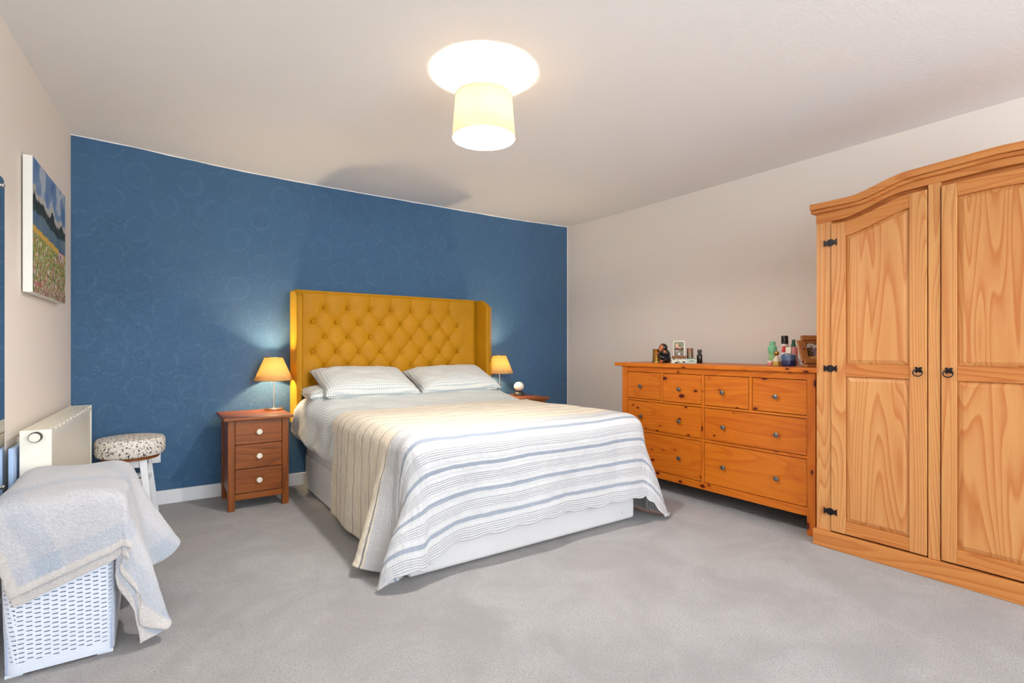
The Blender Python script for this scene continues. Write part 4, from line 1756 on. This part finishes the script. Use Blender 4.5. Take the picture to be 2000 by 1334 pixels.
def bv(ti, zi, t_, z):
    key = (ti % (ncol * 4), zi)
    if key not in cache:
        kk = z / 0.545
        x, y = basket_corner(max(0.0, min(per, t_)), z)
        cache[key] = bm.verts.new((x, y, z))
    return cache[key]


zlv = []
# vertical lattice at half-row steps, alternate columns shifted by half a row
NZL = nrow * 4
for c in range(ncol):
    tu = [c * cw, c * cw + cw * 0.16, c * cw + cw * 0.84, (c + 1) * cw]
    for q in range(NZL):
        ph = (q + (2 if c % 2 else 0)) % 4
        z0_, z1_ = 0.025 + q * rh / 4, 0.025 + (q + 1) * rh / 4
        for s_ in range(3):
            if s_ == 1 and ph == 1 and 3 < q < NZL - 4:
                continue
            ids = [c * 3 + s_, c * 3 + s_ + 1]
            a_ = [(ids[0] % (ncol * 3), q, tu[s_], z0_), (ids[1] % (ncol * 3), q, tu[s_ + 1], z0_), (ids[1] % (ncol * 3), q + 1, tu[s_ + 1], z1_), (ids[0] % (ncol * 3), q + 1, tu[s_], z1_)]
            bm.faces.new([cache.setdefault((i_, j_), None) or cache.__setitem__((i_, j_), bm.verts.new((*basket_corner(min(per, t2), z2), z2))) or cache[(i_, j_)] for i_, j_, t2, z2 in a_])
ws = put('woven_side', bm, M['basket'], bk, smooth=True)
m_ = ws.modifiers.new('thick', 'SOLIDIFY')
m_.thickness = 0.004
m_.offset = -1


def ring_band(z0, z1, out_, name):
    bm = bmesh.new()
    N = 96
    vs = []
    for k in range(N):
        t_ = per * k / N
        for z, e in ((z0, out_), (z1, out_), (z1, -0.004), (z0, -0.004)):
            x, y = basket_corner(t_, z)
            cx_, cy_ = -0.2575, 2.5835
            dx, dy = x - cx_, y - cy_
            ln = math.hypot(dx, dy)
            vs.append(bm.verts.new((x + dx / ln * e, y + dy / ln * e, z)))
    for k in range(N):
        for s_ in range(4):
            a_, b_ = k * 4 + s_, k * 4 + (s_ + 1) % 4
            c_, d_ = ((k + 1) % N) * 4 + (s_ + 1) % 4, ((k + 1) % N) * 4 + s_
            bm.faces.new((vs[a_], vs[b_], vs[c_], vs[d_]))
    put(name, bm, M['basket'], bk, bevel=0.001)


ring_band(0.008, 0.028, 0.0015, 'foot_rim')
ring_band(0.524, 0.548, 0.005, 'rim')
put('lid', B((-0.408, -0.107, 2.296, 2.851, 0.5485, 0.562)), M['basket'], bk, bevel=0.006)
put('inside_shade_block', B((-0.395, -0.12, 2.310, 2.84, 0.012, 0.545)), M['inner_dark'], bk, smooth=False)  # solid block added behind the slots, inside shade put into its colour
for x, y in ((-0.375, 2.33), (-0.14, 2.33), (-0.375, 2.84), (-0.14, 2.84)):
    put('foot', B((x - 0.022, x + 0.022, y - 0.02, y + 0.02, 0.0, 0.010)), M['basket'], bk, smooth=False)

# blanket: a fleece sheet turned about 20 degrees, draped over the basket
BX_0, BX_1, BY_0, BY_1, BTOP = -0.428, -0.094, 2.272, 2.858, 0.572


def drape(px, py, push):
    """flat sheet point -> where it hangs over the rectangular basket"""
    qx, qy = min(max(px, BX_0), BX_1), min(max(py, BY_0), BY_1)
    dx, dy = px - qx, py - qy
    r = math.hypot(dx, dy)
    if r < 1e-6:
        z = BTOP + 0.006 * math.sin(px * 21 + py * 8) + 0.012 * math.exp(-((px + 0.3) / 0.15) ** 2 - ((py - 2.65) / 0.2) ** 2)
        ex = min(px - BX_0, BX_1 - px, py - BY_0)
        z -= 0.022 * max(0.0, 1 - ex / 0.05) ** 2
        return (px, py, z - push)
    ux, uy = dx / r, dy / r
    right = max(0.0, ux)
    front = max(0.0, -uy)
    if ux < -0.2:                     # left and behind: squeezed against wall and radiator
        fl, wv = 0.02, 0.0
    elif uy > 0.2 and ux < 0.3:
        fl, wv = 0.01, 0.0
    else:
        s_ = (qy - BY_0) if front < 0.01 else -0.12 * front
        fl = 0.05 + right * (0.05 + 0.24 * max(0.0, min(1.0, s_ / 0.45)))
        wv = right * 0.11 * math.sin(13.5 * s_ + 1.3) + 0.05 * right * math.sin(31 * s_ + 0.5)
        if front > 0.01 and right > 0.01:
            ph = math.atan2(front, right)
            wv = 0.13 * math.sin(ph * 8.0 + 1.4) * min(1.0, right * front * 3)
            fl = 0.10
        if right < 0.01:
            fl = 0.07 + 0.02 * math.sin(qx * 30)
    out_ = r * max(0.0, fl + wv * min(1.0, r / 0.25)) - push
    drop = r * (1 - 0.35 * min(1.0, fl + abs(wv)) ** 2) - 0.012
    z = BTOP - 0.022 - drop
    if z < 0.014:
        out_ += (0.014 - z) * 0.8
        z = 0.014 + 0.004 * math.sin(px * 60)
    # slant of the right-hand flap: lower part swings a little towards the camera at the corner
    return (qx + ux * out_, qy + uy * out_ - 0.02 * right * r, z)


def blanket_sheet(shift, wid, length, push, nu, nv):
    th = math.radians(20)
    ca_, sa_ = math.cos(th), math.sin(th)
    pts_ = np.zeros((nv, nu, 3))
    uv_ = np.zeros((nv, nu, 2))
    for j in range(nv):
        for i in range(nu):
            a_, b_ = wid * i / (nu - 1), length * j / (nv - 1) - shift
            px = -0.372 + a_ * ca_ - b_ * sa_
            py = 1.985 + b_ * ca_ + a_ * sa_
            px += 0.008 * math.sin(b_ * 17)
            pts_[j, i] = drape(px, py, push)
            uv_[j, i] = (a_, b_ + shift)
    for _ in range(3):
        k_ = pts_.copy()
        k_[1:-1, 1:-1] = (pts_[:-2, 1:-1] + pts_[2:, 1:-1] + pts_[1:-1, :-2] + pts_[1:-1, 2:] + 2 * pts_[1:-1, 1:-1]) / 6
        k_[0, 1:-1] = (pts_[0, :-2] + pts_[0, 2:] + pts_[0, 1:-1] * 2) / 4
        pts_ = k_
    for j in range(nv):
        for i in range(nu):
            x, y, z = pts_[j, i]
            n1 = fbm(x * 5 + 3, y * 5, z * 5, 1.6)
            pts_[j, i] = (max(x + 0.008 * n1, -0.476 if push == 0 else -0.470), min(y - 0.008 * n1, 2.866) if x < -0.30 else y - 0.008 * n1, z)
    return pts_, uv_


K, KU = blanket_sheet(0.0, 0.865, 1.06, 0.0, 64, 74)
bl = grid_mesh('fleece_blanket', K, KU, M['fleece'], thick=0.012, sub=1, offset=1.0)
tag(bl, 'pale grey and blue fleece blanket thrown over the laundry basket', 'blanket')
K, KU = blanket_sheet(0.035, 0.865, 0.45, 0.011, 64, 32)
grid_mesh('lower_layer', K, KU, M['fleece'], parent=bl, thick=0.006, sub=1, offset=1.0)

# ================================================================ THINGS ON THE CHEST
TZ = 0.9622


def lathe_thing(name, x, y, z, label, cat, parts, group=None):
    t = thing(name, (x, y, z), label, cat, group)
    for nm_, prof, mat in parts:
        put(nm_, L(prof, 28), mat, t, at=(x, y, z), local=True)
    return t


# brass tankard
t = lathe_thing('tankard', 3.40, 2.800, TZ, 'tall brass and steel tankard at the left end of the chest', 'mug', [
    ('body', [(0.044, 0.0), (0.043, 0.006), (0.037, 0.012), (0.034, 0.1), (0.036, 0.104), (0.036, 0.108), (0.033, 0.108), (0.033, 0.02), (0.0001, 0.018)], M['brass'])])
bm = tube(bmesh.new(), [(3.40 + 0.032, 2.80 + 0.01, TZ + 0.092), (3.40 + 0.062, 2.80 + 0.02, TZ + 0.085), (3.40 + 0.066, 2.80 + 0.022, TZ + 0.05), (3.40 + 0.038, 2.80 + 0.012, TZ + 0.025)], 0.005, 8)
put('handle', bm, M['brass'], t)

# seated monkey figurine, facing the bed side
mx, my = 3.30, 2.662
t = thing('monkey_figurine', (mx, my, TZ), 'glossy black monkey figurine with brown face beside the brass tankard', 'figurine')
vR = Vector((0.821, -0.571, 0))      # to the right in the view
vF = Vector((-0.571, -0.821, 0))     # towards the camera


def mp(r_, f_, z_):
    return Vector((mx, my, TZ + z_)) + vR * r_ + vF * f_


bm = bmesh.new()
ball(bm, mp(0.018, -0.01, 0.062), 0.044, sz=1.1)
ball(bm, mp(0.030, -0.005, 0.030), 0.036)
ball(bm, mp(0.004, 0.0, 0.118), 0.034)
ball(bm, mp(-0.012, 0.012, 0.016), 0.020)
tube(bm, [mp(0.03, 0.01, 0.085), mp(0.012, 0.035, 0.062), mp(-0.012, 0.038, 0.080), mp(-0.022, 0.03, 0.092)], [0.014, 0.012, 0.010, 0.009], 10)
tube(bm, [mp(0.02, 0.02, 0.03), mp(-0.02, 0.035, 0.045), mp(-0.038, 0.03, 0.058), mp(-0.048, 0.026, 0.070)], [0.018, 0.015, 0.010, 0.006], 10)
tube(bm, [mp(0.03, 0.02, 0.024), mp(0.0, 0.04, 0.018), mp(-0.022, 0.042, 0.008)], [0.018, 0.014, 0.009], 10)
body_o = put('body', bm, M['black_gloss'], t)
bm = bmesh.new()
ball(bm, mp(-0.014, 0.014, 0.118), 0.022, sz=1.1)
ball(bm, mp(-0.024, 0.018, 0.104), 0.016)
put('face', bm, M['carved_brown'], t)
bm = bmesh.new()
ball(bm, mp(0.004, 0.030, 0.084), 0.016)
ball(bm, mp(-0.050, 0.026, 0.075), 0.009)
ball(bm, mp(-0.022, 0.042, 0.012), 0.012)
put('hand', bm, M['carved_brown'], t)
bm = ball(bmesh.new(), mp(0.008, 0.020, 0.128), 0.010)
put('ear', bm, M['carved_brown'], t)

# books, laid flat
bx = (3.335, 2.498)
t = thing('book', (bx[0], bx[1], TZ), 'thick pale green spined book lying flat on the chest', 'book')


def rbox(parent, name, c, sx_, sy_, z0, z1, ang, mat, bevel=0.001):
    bm = bmesh.new()
    ca, sa = math.cos(ang), math.sin(ang)
    vs = []
    for z in (z0, z1):
        for yy in (-sy_ / 2, sy_ / 2):
            for xx in (-sx_ / 2, sx_ / 2):
                vs.append(bm.verts.new((c[0] + xx * ca - yy * sa, c[1] + xx * sa + yy * ca, z)))
    for f in ((0, 2, 3, 1), (4, 5, 7, 6), (0, 1, 5, 4), (2, 6, 7, 3), (0, 4, 6, 2), (1, 3, 7, 5)):
        bm.faces.new([vs[i] for i in f])
    return put(name, bm, mat, parent, smooth=False, bevel=bevel)


vang = math.atan2(-0.571, 0.821) + math.radians(-14)


def spine(a, b):
    n1 = fbm(a * 9, b * 3, 2.2)
    if b > 0.85:
        return (120, 132, 88)
    if 0.56 < a < 0.62:
        return (206, 218, 230)
    if a > 0.62:
        if 0.72 < a < 0.88 and 0.25 < b < 0.6 and math.sin(a * 160) > 0:
            return (70, 84, 74)
        return (186, 204, 190)
    if n1 > 0.28:
        return (70, 70, 60)
    return (214 + 14 * n1, 218, 204)


cover = M['pewter']
cm = plain('book_cover', (196, 208, 190), 0.4)
pg = plain('book_pages', (232, 226, 210), 0.8)
rbox(t, 'pages', bx, 0.176, 0.128, TZ + 0.0025, TZ + 0.0335, vang, pg)
bk1 = rbox(t, 'cover', bx, 0.182, 0.134, TZ, TZ + 0.0023, vang, cm)
rbox(t, 'cover', bx, 0.182, 0.134, TZ + 0.0337, TZ + 0.036, vang, plain('green_cover', (122, 134, 92), 0.4))
ca, sa = math.cos(vang), math.sin(vang)
P0 = Vector((bx[0], bx[1], TZ)) + Vector((-0.091 * ca + 0.0676 * sa, -0.091 * sa - 0.0676 * ca, 0))
paint_grid('spine', spine, 60, 10, P0, Vector((0.182 * ca, 0.182 * sa, 0)), Vector((0, 0, 0.036)), M['photo'], t)

# wooden stand with a clear photo card
BZ = TZ + 0.0362
pc = Vector((bx[0], bx[1], BZ)) + Vector((-0.030 * ca, -0.030 * sa, 0))
t = thing('photo_plaque', pc, 'clear photo card of a couple on a small wooden stand, standing on the book', 'photo')
rbox(t, 'stand', (pc.x, pc.y), 0.100, 0.030, BZ, BZ + 0.018, vang, M['walnutX'])
card_c = pc + Vector((0.0 * ca, 0.0, 0))
rbox(t, 'card', (card_c.x, card_c.y), 0.088, 0.003, BZ + 0.0182, BZ + 0.135, vang, plain('clear_card', (214, 206, 194), 0.15))


def couple(a, b):
    n1 = fbm(a * 5, b * 5, 3.0)
    if b > 0.42:
        # two faces
        if ((a - 0.30) / 0.17) ** 2 + ((b - 0.70) / 0.17) ** 2 < 1:
            return (206, 164, 142) if b > 0.62 else (176, 128, 108)
        if ((a - 0.60) / 0.11) ** 2 + ((b - 0.60) / 0.10) ** 2 < 1:
            return (200, 152, 130)
        if b < 0.55:
            return (84, 50, 44)
        if ((a - 0.60) / 0.13) ** 2 + ((b - 0.68) / 0.10) ** 2 < 1:
            return (52, 40, 34)
        return (128 + 40 * n1, 134 + 40 * n1, 104 + 30 * n1)
    # music-player strip: progress line and round buttons
    if 0.255 < b < 0.275 and 0.12 < a < 0.9:
        return (226, 222, 214)
    if ((a - 0.52) / 0.10) ** 2 + ((b - 0.13) / 0.075) ** 2 < 1:
        return (244, 244, 242)
    for q in (0.30, 0.74):
        if ((a - q) / 0.035) ** 2 + ((b - 0.13) / 0.03) ** 2 < 1:
            return (222, 222, 218)
    if 0.33 < b < 0.38 and 0.1 < a < 0.55 and math.sin(a * 90) > -0.4:
        return (206, 204, 196)
    return (108, 98, 76)


P0 = card_c + Vector((-0.036 * ca + 0.0019 * sa, -0.036 * sa - 0.0019 * ca, 0.020))
paint_grid('photo', couple, 44, 66, P0, Vector((0.070 * ca, 0.070 * sa, 0)), Vector((0, 0, 0.106)), M['photo'], t)

# small steel cup on the book
cp = Vector((bx[0], bx[1], BZ)) + Vector((0.052 * ca - 0.012 * sa, 0.052 * sa + 0.012 * ca, 0))
lathe_thing('steel_cup', cp.x, cp.y, BZ, 'small shiny steel cup standing on the book beside the photo card', 'cup', [
    ('body', [(0.024, 0.0), (0.025, 0.004), (0.0245, 0.074), (0.026, 0.077), (0.023, 0.078), (0.022, 0.01), (0.0001, 0.008)], M['chrome'])])
# black bottle
lathe_thing('black_bottle', 3.385, 2.388, TZ, 'small black bottle standing right of the book', 'bottle', [
    ('bottle_body', [(0.018, 0.0), (0.020, 0.003), (0.020, 0.058), (0.017, 0.068), (0.010, 0.073), (0.010, 0.077)], M['black_gloss']),
    ('cap', [(0.015, 0.0775), (0.0155, 0.079), (0.0155, 0.101), (0.014, 0.103), (0.0001, 0.1032)], M['dark_valve'])])

# right-hand group of toiletries
mint = plain('mint_plastic', (128, 206, 158), 0.4)
mint2 = plain('pale_mint_plastic', (158, 218, 150), 0.4)
pink = plain('pink_plastic', (226, 140, 140), 0.35)
cream = plain('cream_plastic', (240, 226, 206), 0.4)
red = plain('red_plastic', (214, 44, 40), 0.35)
white_p = plain('white_plastic', (232, 226, 222), 0.35)
dgreen = plain('dark_green_plastic', (24, 84, 58), 0.3)
navy = plain('navy_glass', (30, 42, 92), 0.1, coat=0.5)
blueg = plain('smoky_blue_glass', (82, 104, 138), 0.08, coat=0.6)
gold_l = plain('golden_liquid', (206, 172, 84), 0.12, coat=0.5)
pale_g = plain('pale_glass', (222, 204, 180), 0.08, coat=0.6)

lathe_thing('deodorant_bottle', 3.455, 1.868, TZ, 'stepped mint green bottle at the left of the toiletries', 'bottle', [
    ('bottle_body', [(0.0205, 0.0), (0.0215, 0.003), (0.0215, 0.078)], mint2),
    ('collar', [(0.0275, 0.079), (0.0285, 0.082), (0.0285, 0.118), (0.026, 0.126), (0.0185, 0.132)], mint),
    ('cap', [(0.0185, 0.1325), (0.019, 0.134), (0.019, 0.152), (0.017, 0.158), (0.0001, 0.159)], mint)])
lathe_thing('cream_jar', 3.325, 1.812, TZ, 'tiny pink jar with pale lid in front of the mint bottle', 'jar', [
    ('jar_body', [(0.016, 0.0), (0.0175, 0.002), (0.0175, 0.016), (0.016, 0.018)], pink),
    ('lid', [(0.0172, 0.0185), (0.0178, 0.020), (0.0178, 0.029), (0.0165, 0.031), (0.0001, 0.0312)], cream)])
lathe_thing('perfume_bottle', 3.300, 1.757, TZ, 'round perfume bottle with gold ball stopper and amber liquid', 'perfume', [
    ('liquid', [(0.0225, 0.0), (0.024, 0.003), (0.0235, 0.028)], gold_l),
    ('bottle_body', [(0.0235, 0.0285), (0.0205, 0.042), (0.012, 0.056), (0.007, 0.060), (0.007, 0.066)], pale_g),
    ('stopper', [(0.004, 0.066), (0.010, 0.069), (0.0145, 0.078), (0.0145, 0.084), (0.010, 0.092), (0.004, 0.0955), (0.0001, 0.096)], M['brass'])])
lathe_thing('hair_spray', 3.475, 1.795, TZ, 'tall white tube with a large black cap, tallest of the toiletries', 'bottle', [
    ('bottle_body', [(0.021, 0.0), (0.022, 0.003), (0.022, 0.142)], white_p),
    ('cap', [(0.0215, 0.1425), (0.022, 0.144), (0.0215, 0.194), (0.020, 0.197), (0.0001, 0.1975)], M['black_gloss'])])
lathe_thing('pump_bottle', 3.385, 1.752, TZ, 'white bottle with a bright red tapered cap', 'bottle', [
    ('bottle_body', [(0.018, 0.0), (0.019, 0.003), (0.019, 0.078), (0.015, 0.086)], white_p),
    ('cap', [(0.0150, 0.0865), (0.0152, 0.094), (0.0115, 0.108), (0.0105, 0.126), (0.0001, 0.127)], red)])
lathe_thing('dropper_bottle', 3.530, 1.765, TZ, 'pink bottle with a dark green pointed cap behind the blue perfume', 'bottle', [
    ('bottle_body', [(0.024, 0.0), (0.0255, 0.003), (0.0255, 0.112), (0.022, 0.120), (0.012, 0.123)], pink),
    ('cap', [(0.0145, 0.1235), (0.0145, 0.135), (0.0105, 0.140), (0.0105, 0.168), (0.009, 0.171), (0.0001, 0.1715)], dgreen)])
t = lathe_thing('perfume_bottle', 3.285, 1.672, TZ, 'wide navy blue perfume bottle with square cream cap', 'perfume', [
    ('base', [(0.040, 0.0), (0.044, 0.004), (0.045, 0.010), (0.0445, 0.036)], navy),
    ('bottle_body', [(0.0445, 0.0365), (0.0440, 0.060), (0.040, 0.072), (0.030, 0.078), (0.017, 0.079)], blueg)])
rbox(t, 'cap', (3.285, 1.672), 0.032, 0.032, TZ + 0.0795, TZ + 0.1195, 0.3, cream, 0.003)
lathe_thing('small_jar', 3.430, 1.640, TZ, 'tiny red and pink pot between the navy perfume and the picture frame', 'jar', [
    ('jar_body', [(0.014, 0.0), (0.015, 0.002), (0.015, 0.026)], plain('rose_pot', (214, 110, 120), 0.3)),
    ('lid', [(0.0155, 0.0265), (0.0155, 0.038), (0.0001, 0.0385)], pink)])
t = thing('soap_box', (3.58, 1.66, TZ), 'upright pink carton behind the picture frame', 'box')
rbox(t, 'carton', (3.575, 1.665), 0.060, 0.050, TZ, TZ + 0.125, -0.5, pink, 0.001)
rbox(t, 'label_patch', (3.575 - 0.03 * 0.571, 1.665 - 0.03 * 0.821), 0.02, 0.002, TZ + 0.07, TZ + 0.095, -0.6, mint2, 0.0)

# carved wooden picture frame, leaning back
fx, fy = 3.300, 1.508
t = thing('picture_frame', (fx, fy, TZ), 'carved wooden picture frame with a photo, leaning by the wardrobe', 'picture frame')
fw = plain('carved_frame_wood', (172, 116, 66), 0.45, bump=(40, 0.4))
fang = math.atan2(-0.48, 0.877)
U_ = Vector((math.cos(fang), math.sin(fang), 0))
Fn = Vector((U_.y, -U_.x, 0))
lean = math.radians(20)
V_ = (Vector((0, 0, 1)) * math.cos(lean) - Fn * math.sin(lean))
Nn = (Fn * math.cos(lean) + Vector((0, 0, 1)) * math.sin(lean))
O_ = Vector((fx, fy, TZ))


def fbox(name, u0, u1, v0, v1, n0, n1, mat, bevel=0.002, skew=0.0):
    bm = bmesh.new()
    vs = [bm.verts.new(O_ + U_ * (u + skew * v) + V_ * v + Nn * n_) for n_ in (n0, n1) for v in (v0, v1) for u in (u0, u1)]
    for f in ((0, 2, 3, 1), (4, 5, 7, 6), (0, 1, 5, 4), (2, 6, 7, 3), (0, 4, 6, 2), (1, 3, 7, 5)):
        bm.faces.new([vs[i] for i in f])
    return put(name, bm, mat, t, smooth=False, bevel=bevel)


fbox('side_rail', -0.092, -0.048, 0.036, 0.168, -0.006, 0.010, fw)
fbox('side_rail', 0.048, 0.092, 0.036, 0.168, -0.006, 0.010, fw)
fbox('bottom_rail', -0.080, 0.080, 0.018, 0.046, -0.004, 0.016, fw)
fbox('top_rail', -0.062, 0.062, 0.170, 0.200, -0.006, 0.014, fw)
fbox('inner_rail', -0.047, 0.047, 0.152, 0.169, -0.004, 0.006, fw)
fbox('backing', -0.085, 0.085, 0.03, 0.175, -0.012, -0.0065, M['bark_brown'])
for sgn in (-1, 1):
    bm = bmesh.new()
    ball(bm, O_ + U_ * (0.070 * sgn) + V_ * 0.115 + Nn * 0.010, 0.008, sz=1.8)
    put('carving', bm, M['bark_brown'], t)
rbox(t, 'foot', (fx + 0.0, fy), 0.165, 0.050, TZ, TZ + 0.016, fang, fw, 0.002)


def snap(a, b):
    n1 = fbm(a * 4, b * 4, 6.0)
    if b > 0.72:
        return (206, 208, 204) if n1 > -0.1 else (120, 110, 110)
    if a < 0.42 and b > 0.2:
        return (74, 62, 48) if n1 < 0.2 else (108, 92, 66)
    if b < 0.22:
        return (200, 160, 96)
    return (126 + 30 * n1, 116 + 26 * n1, 132 + 26 * n1)


P0 = O_ + U_ * -0.0475 + V_ * 0.0465 + Nn * 0.001
paint_grid('photo', snap, 30, 36, P0, U_ * 0.095, V_ * 0.105, M['photo'], t)
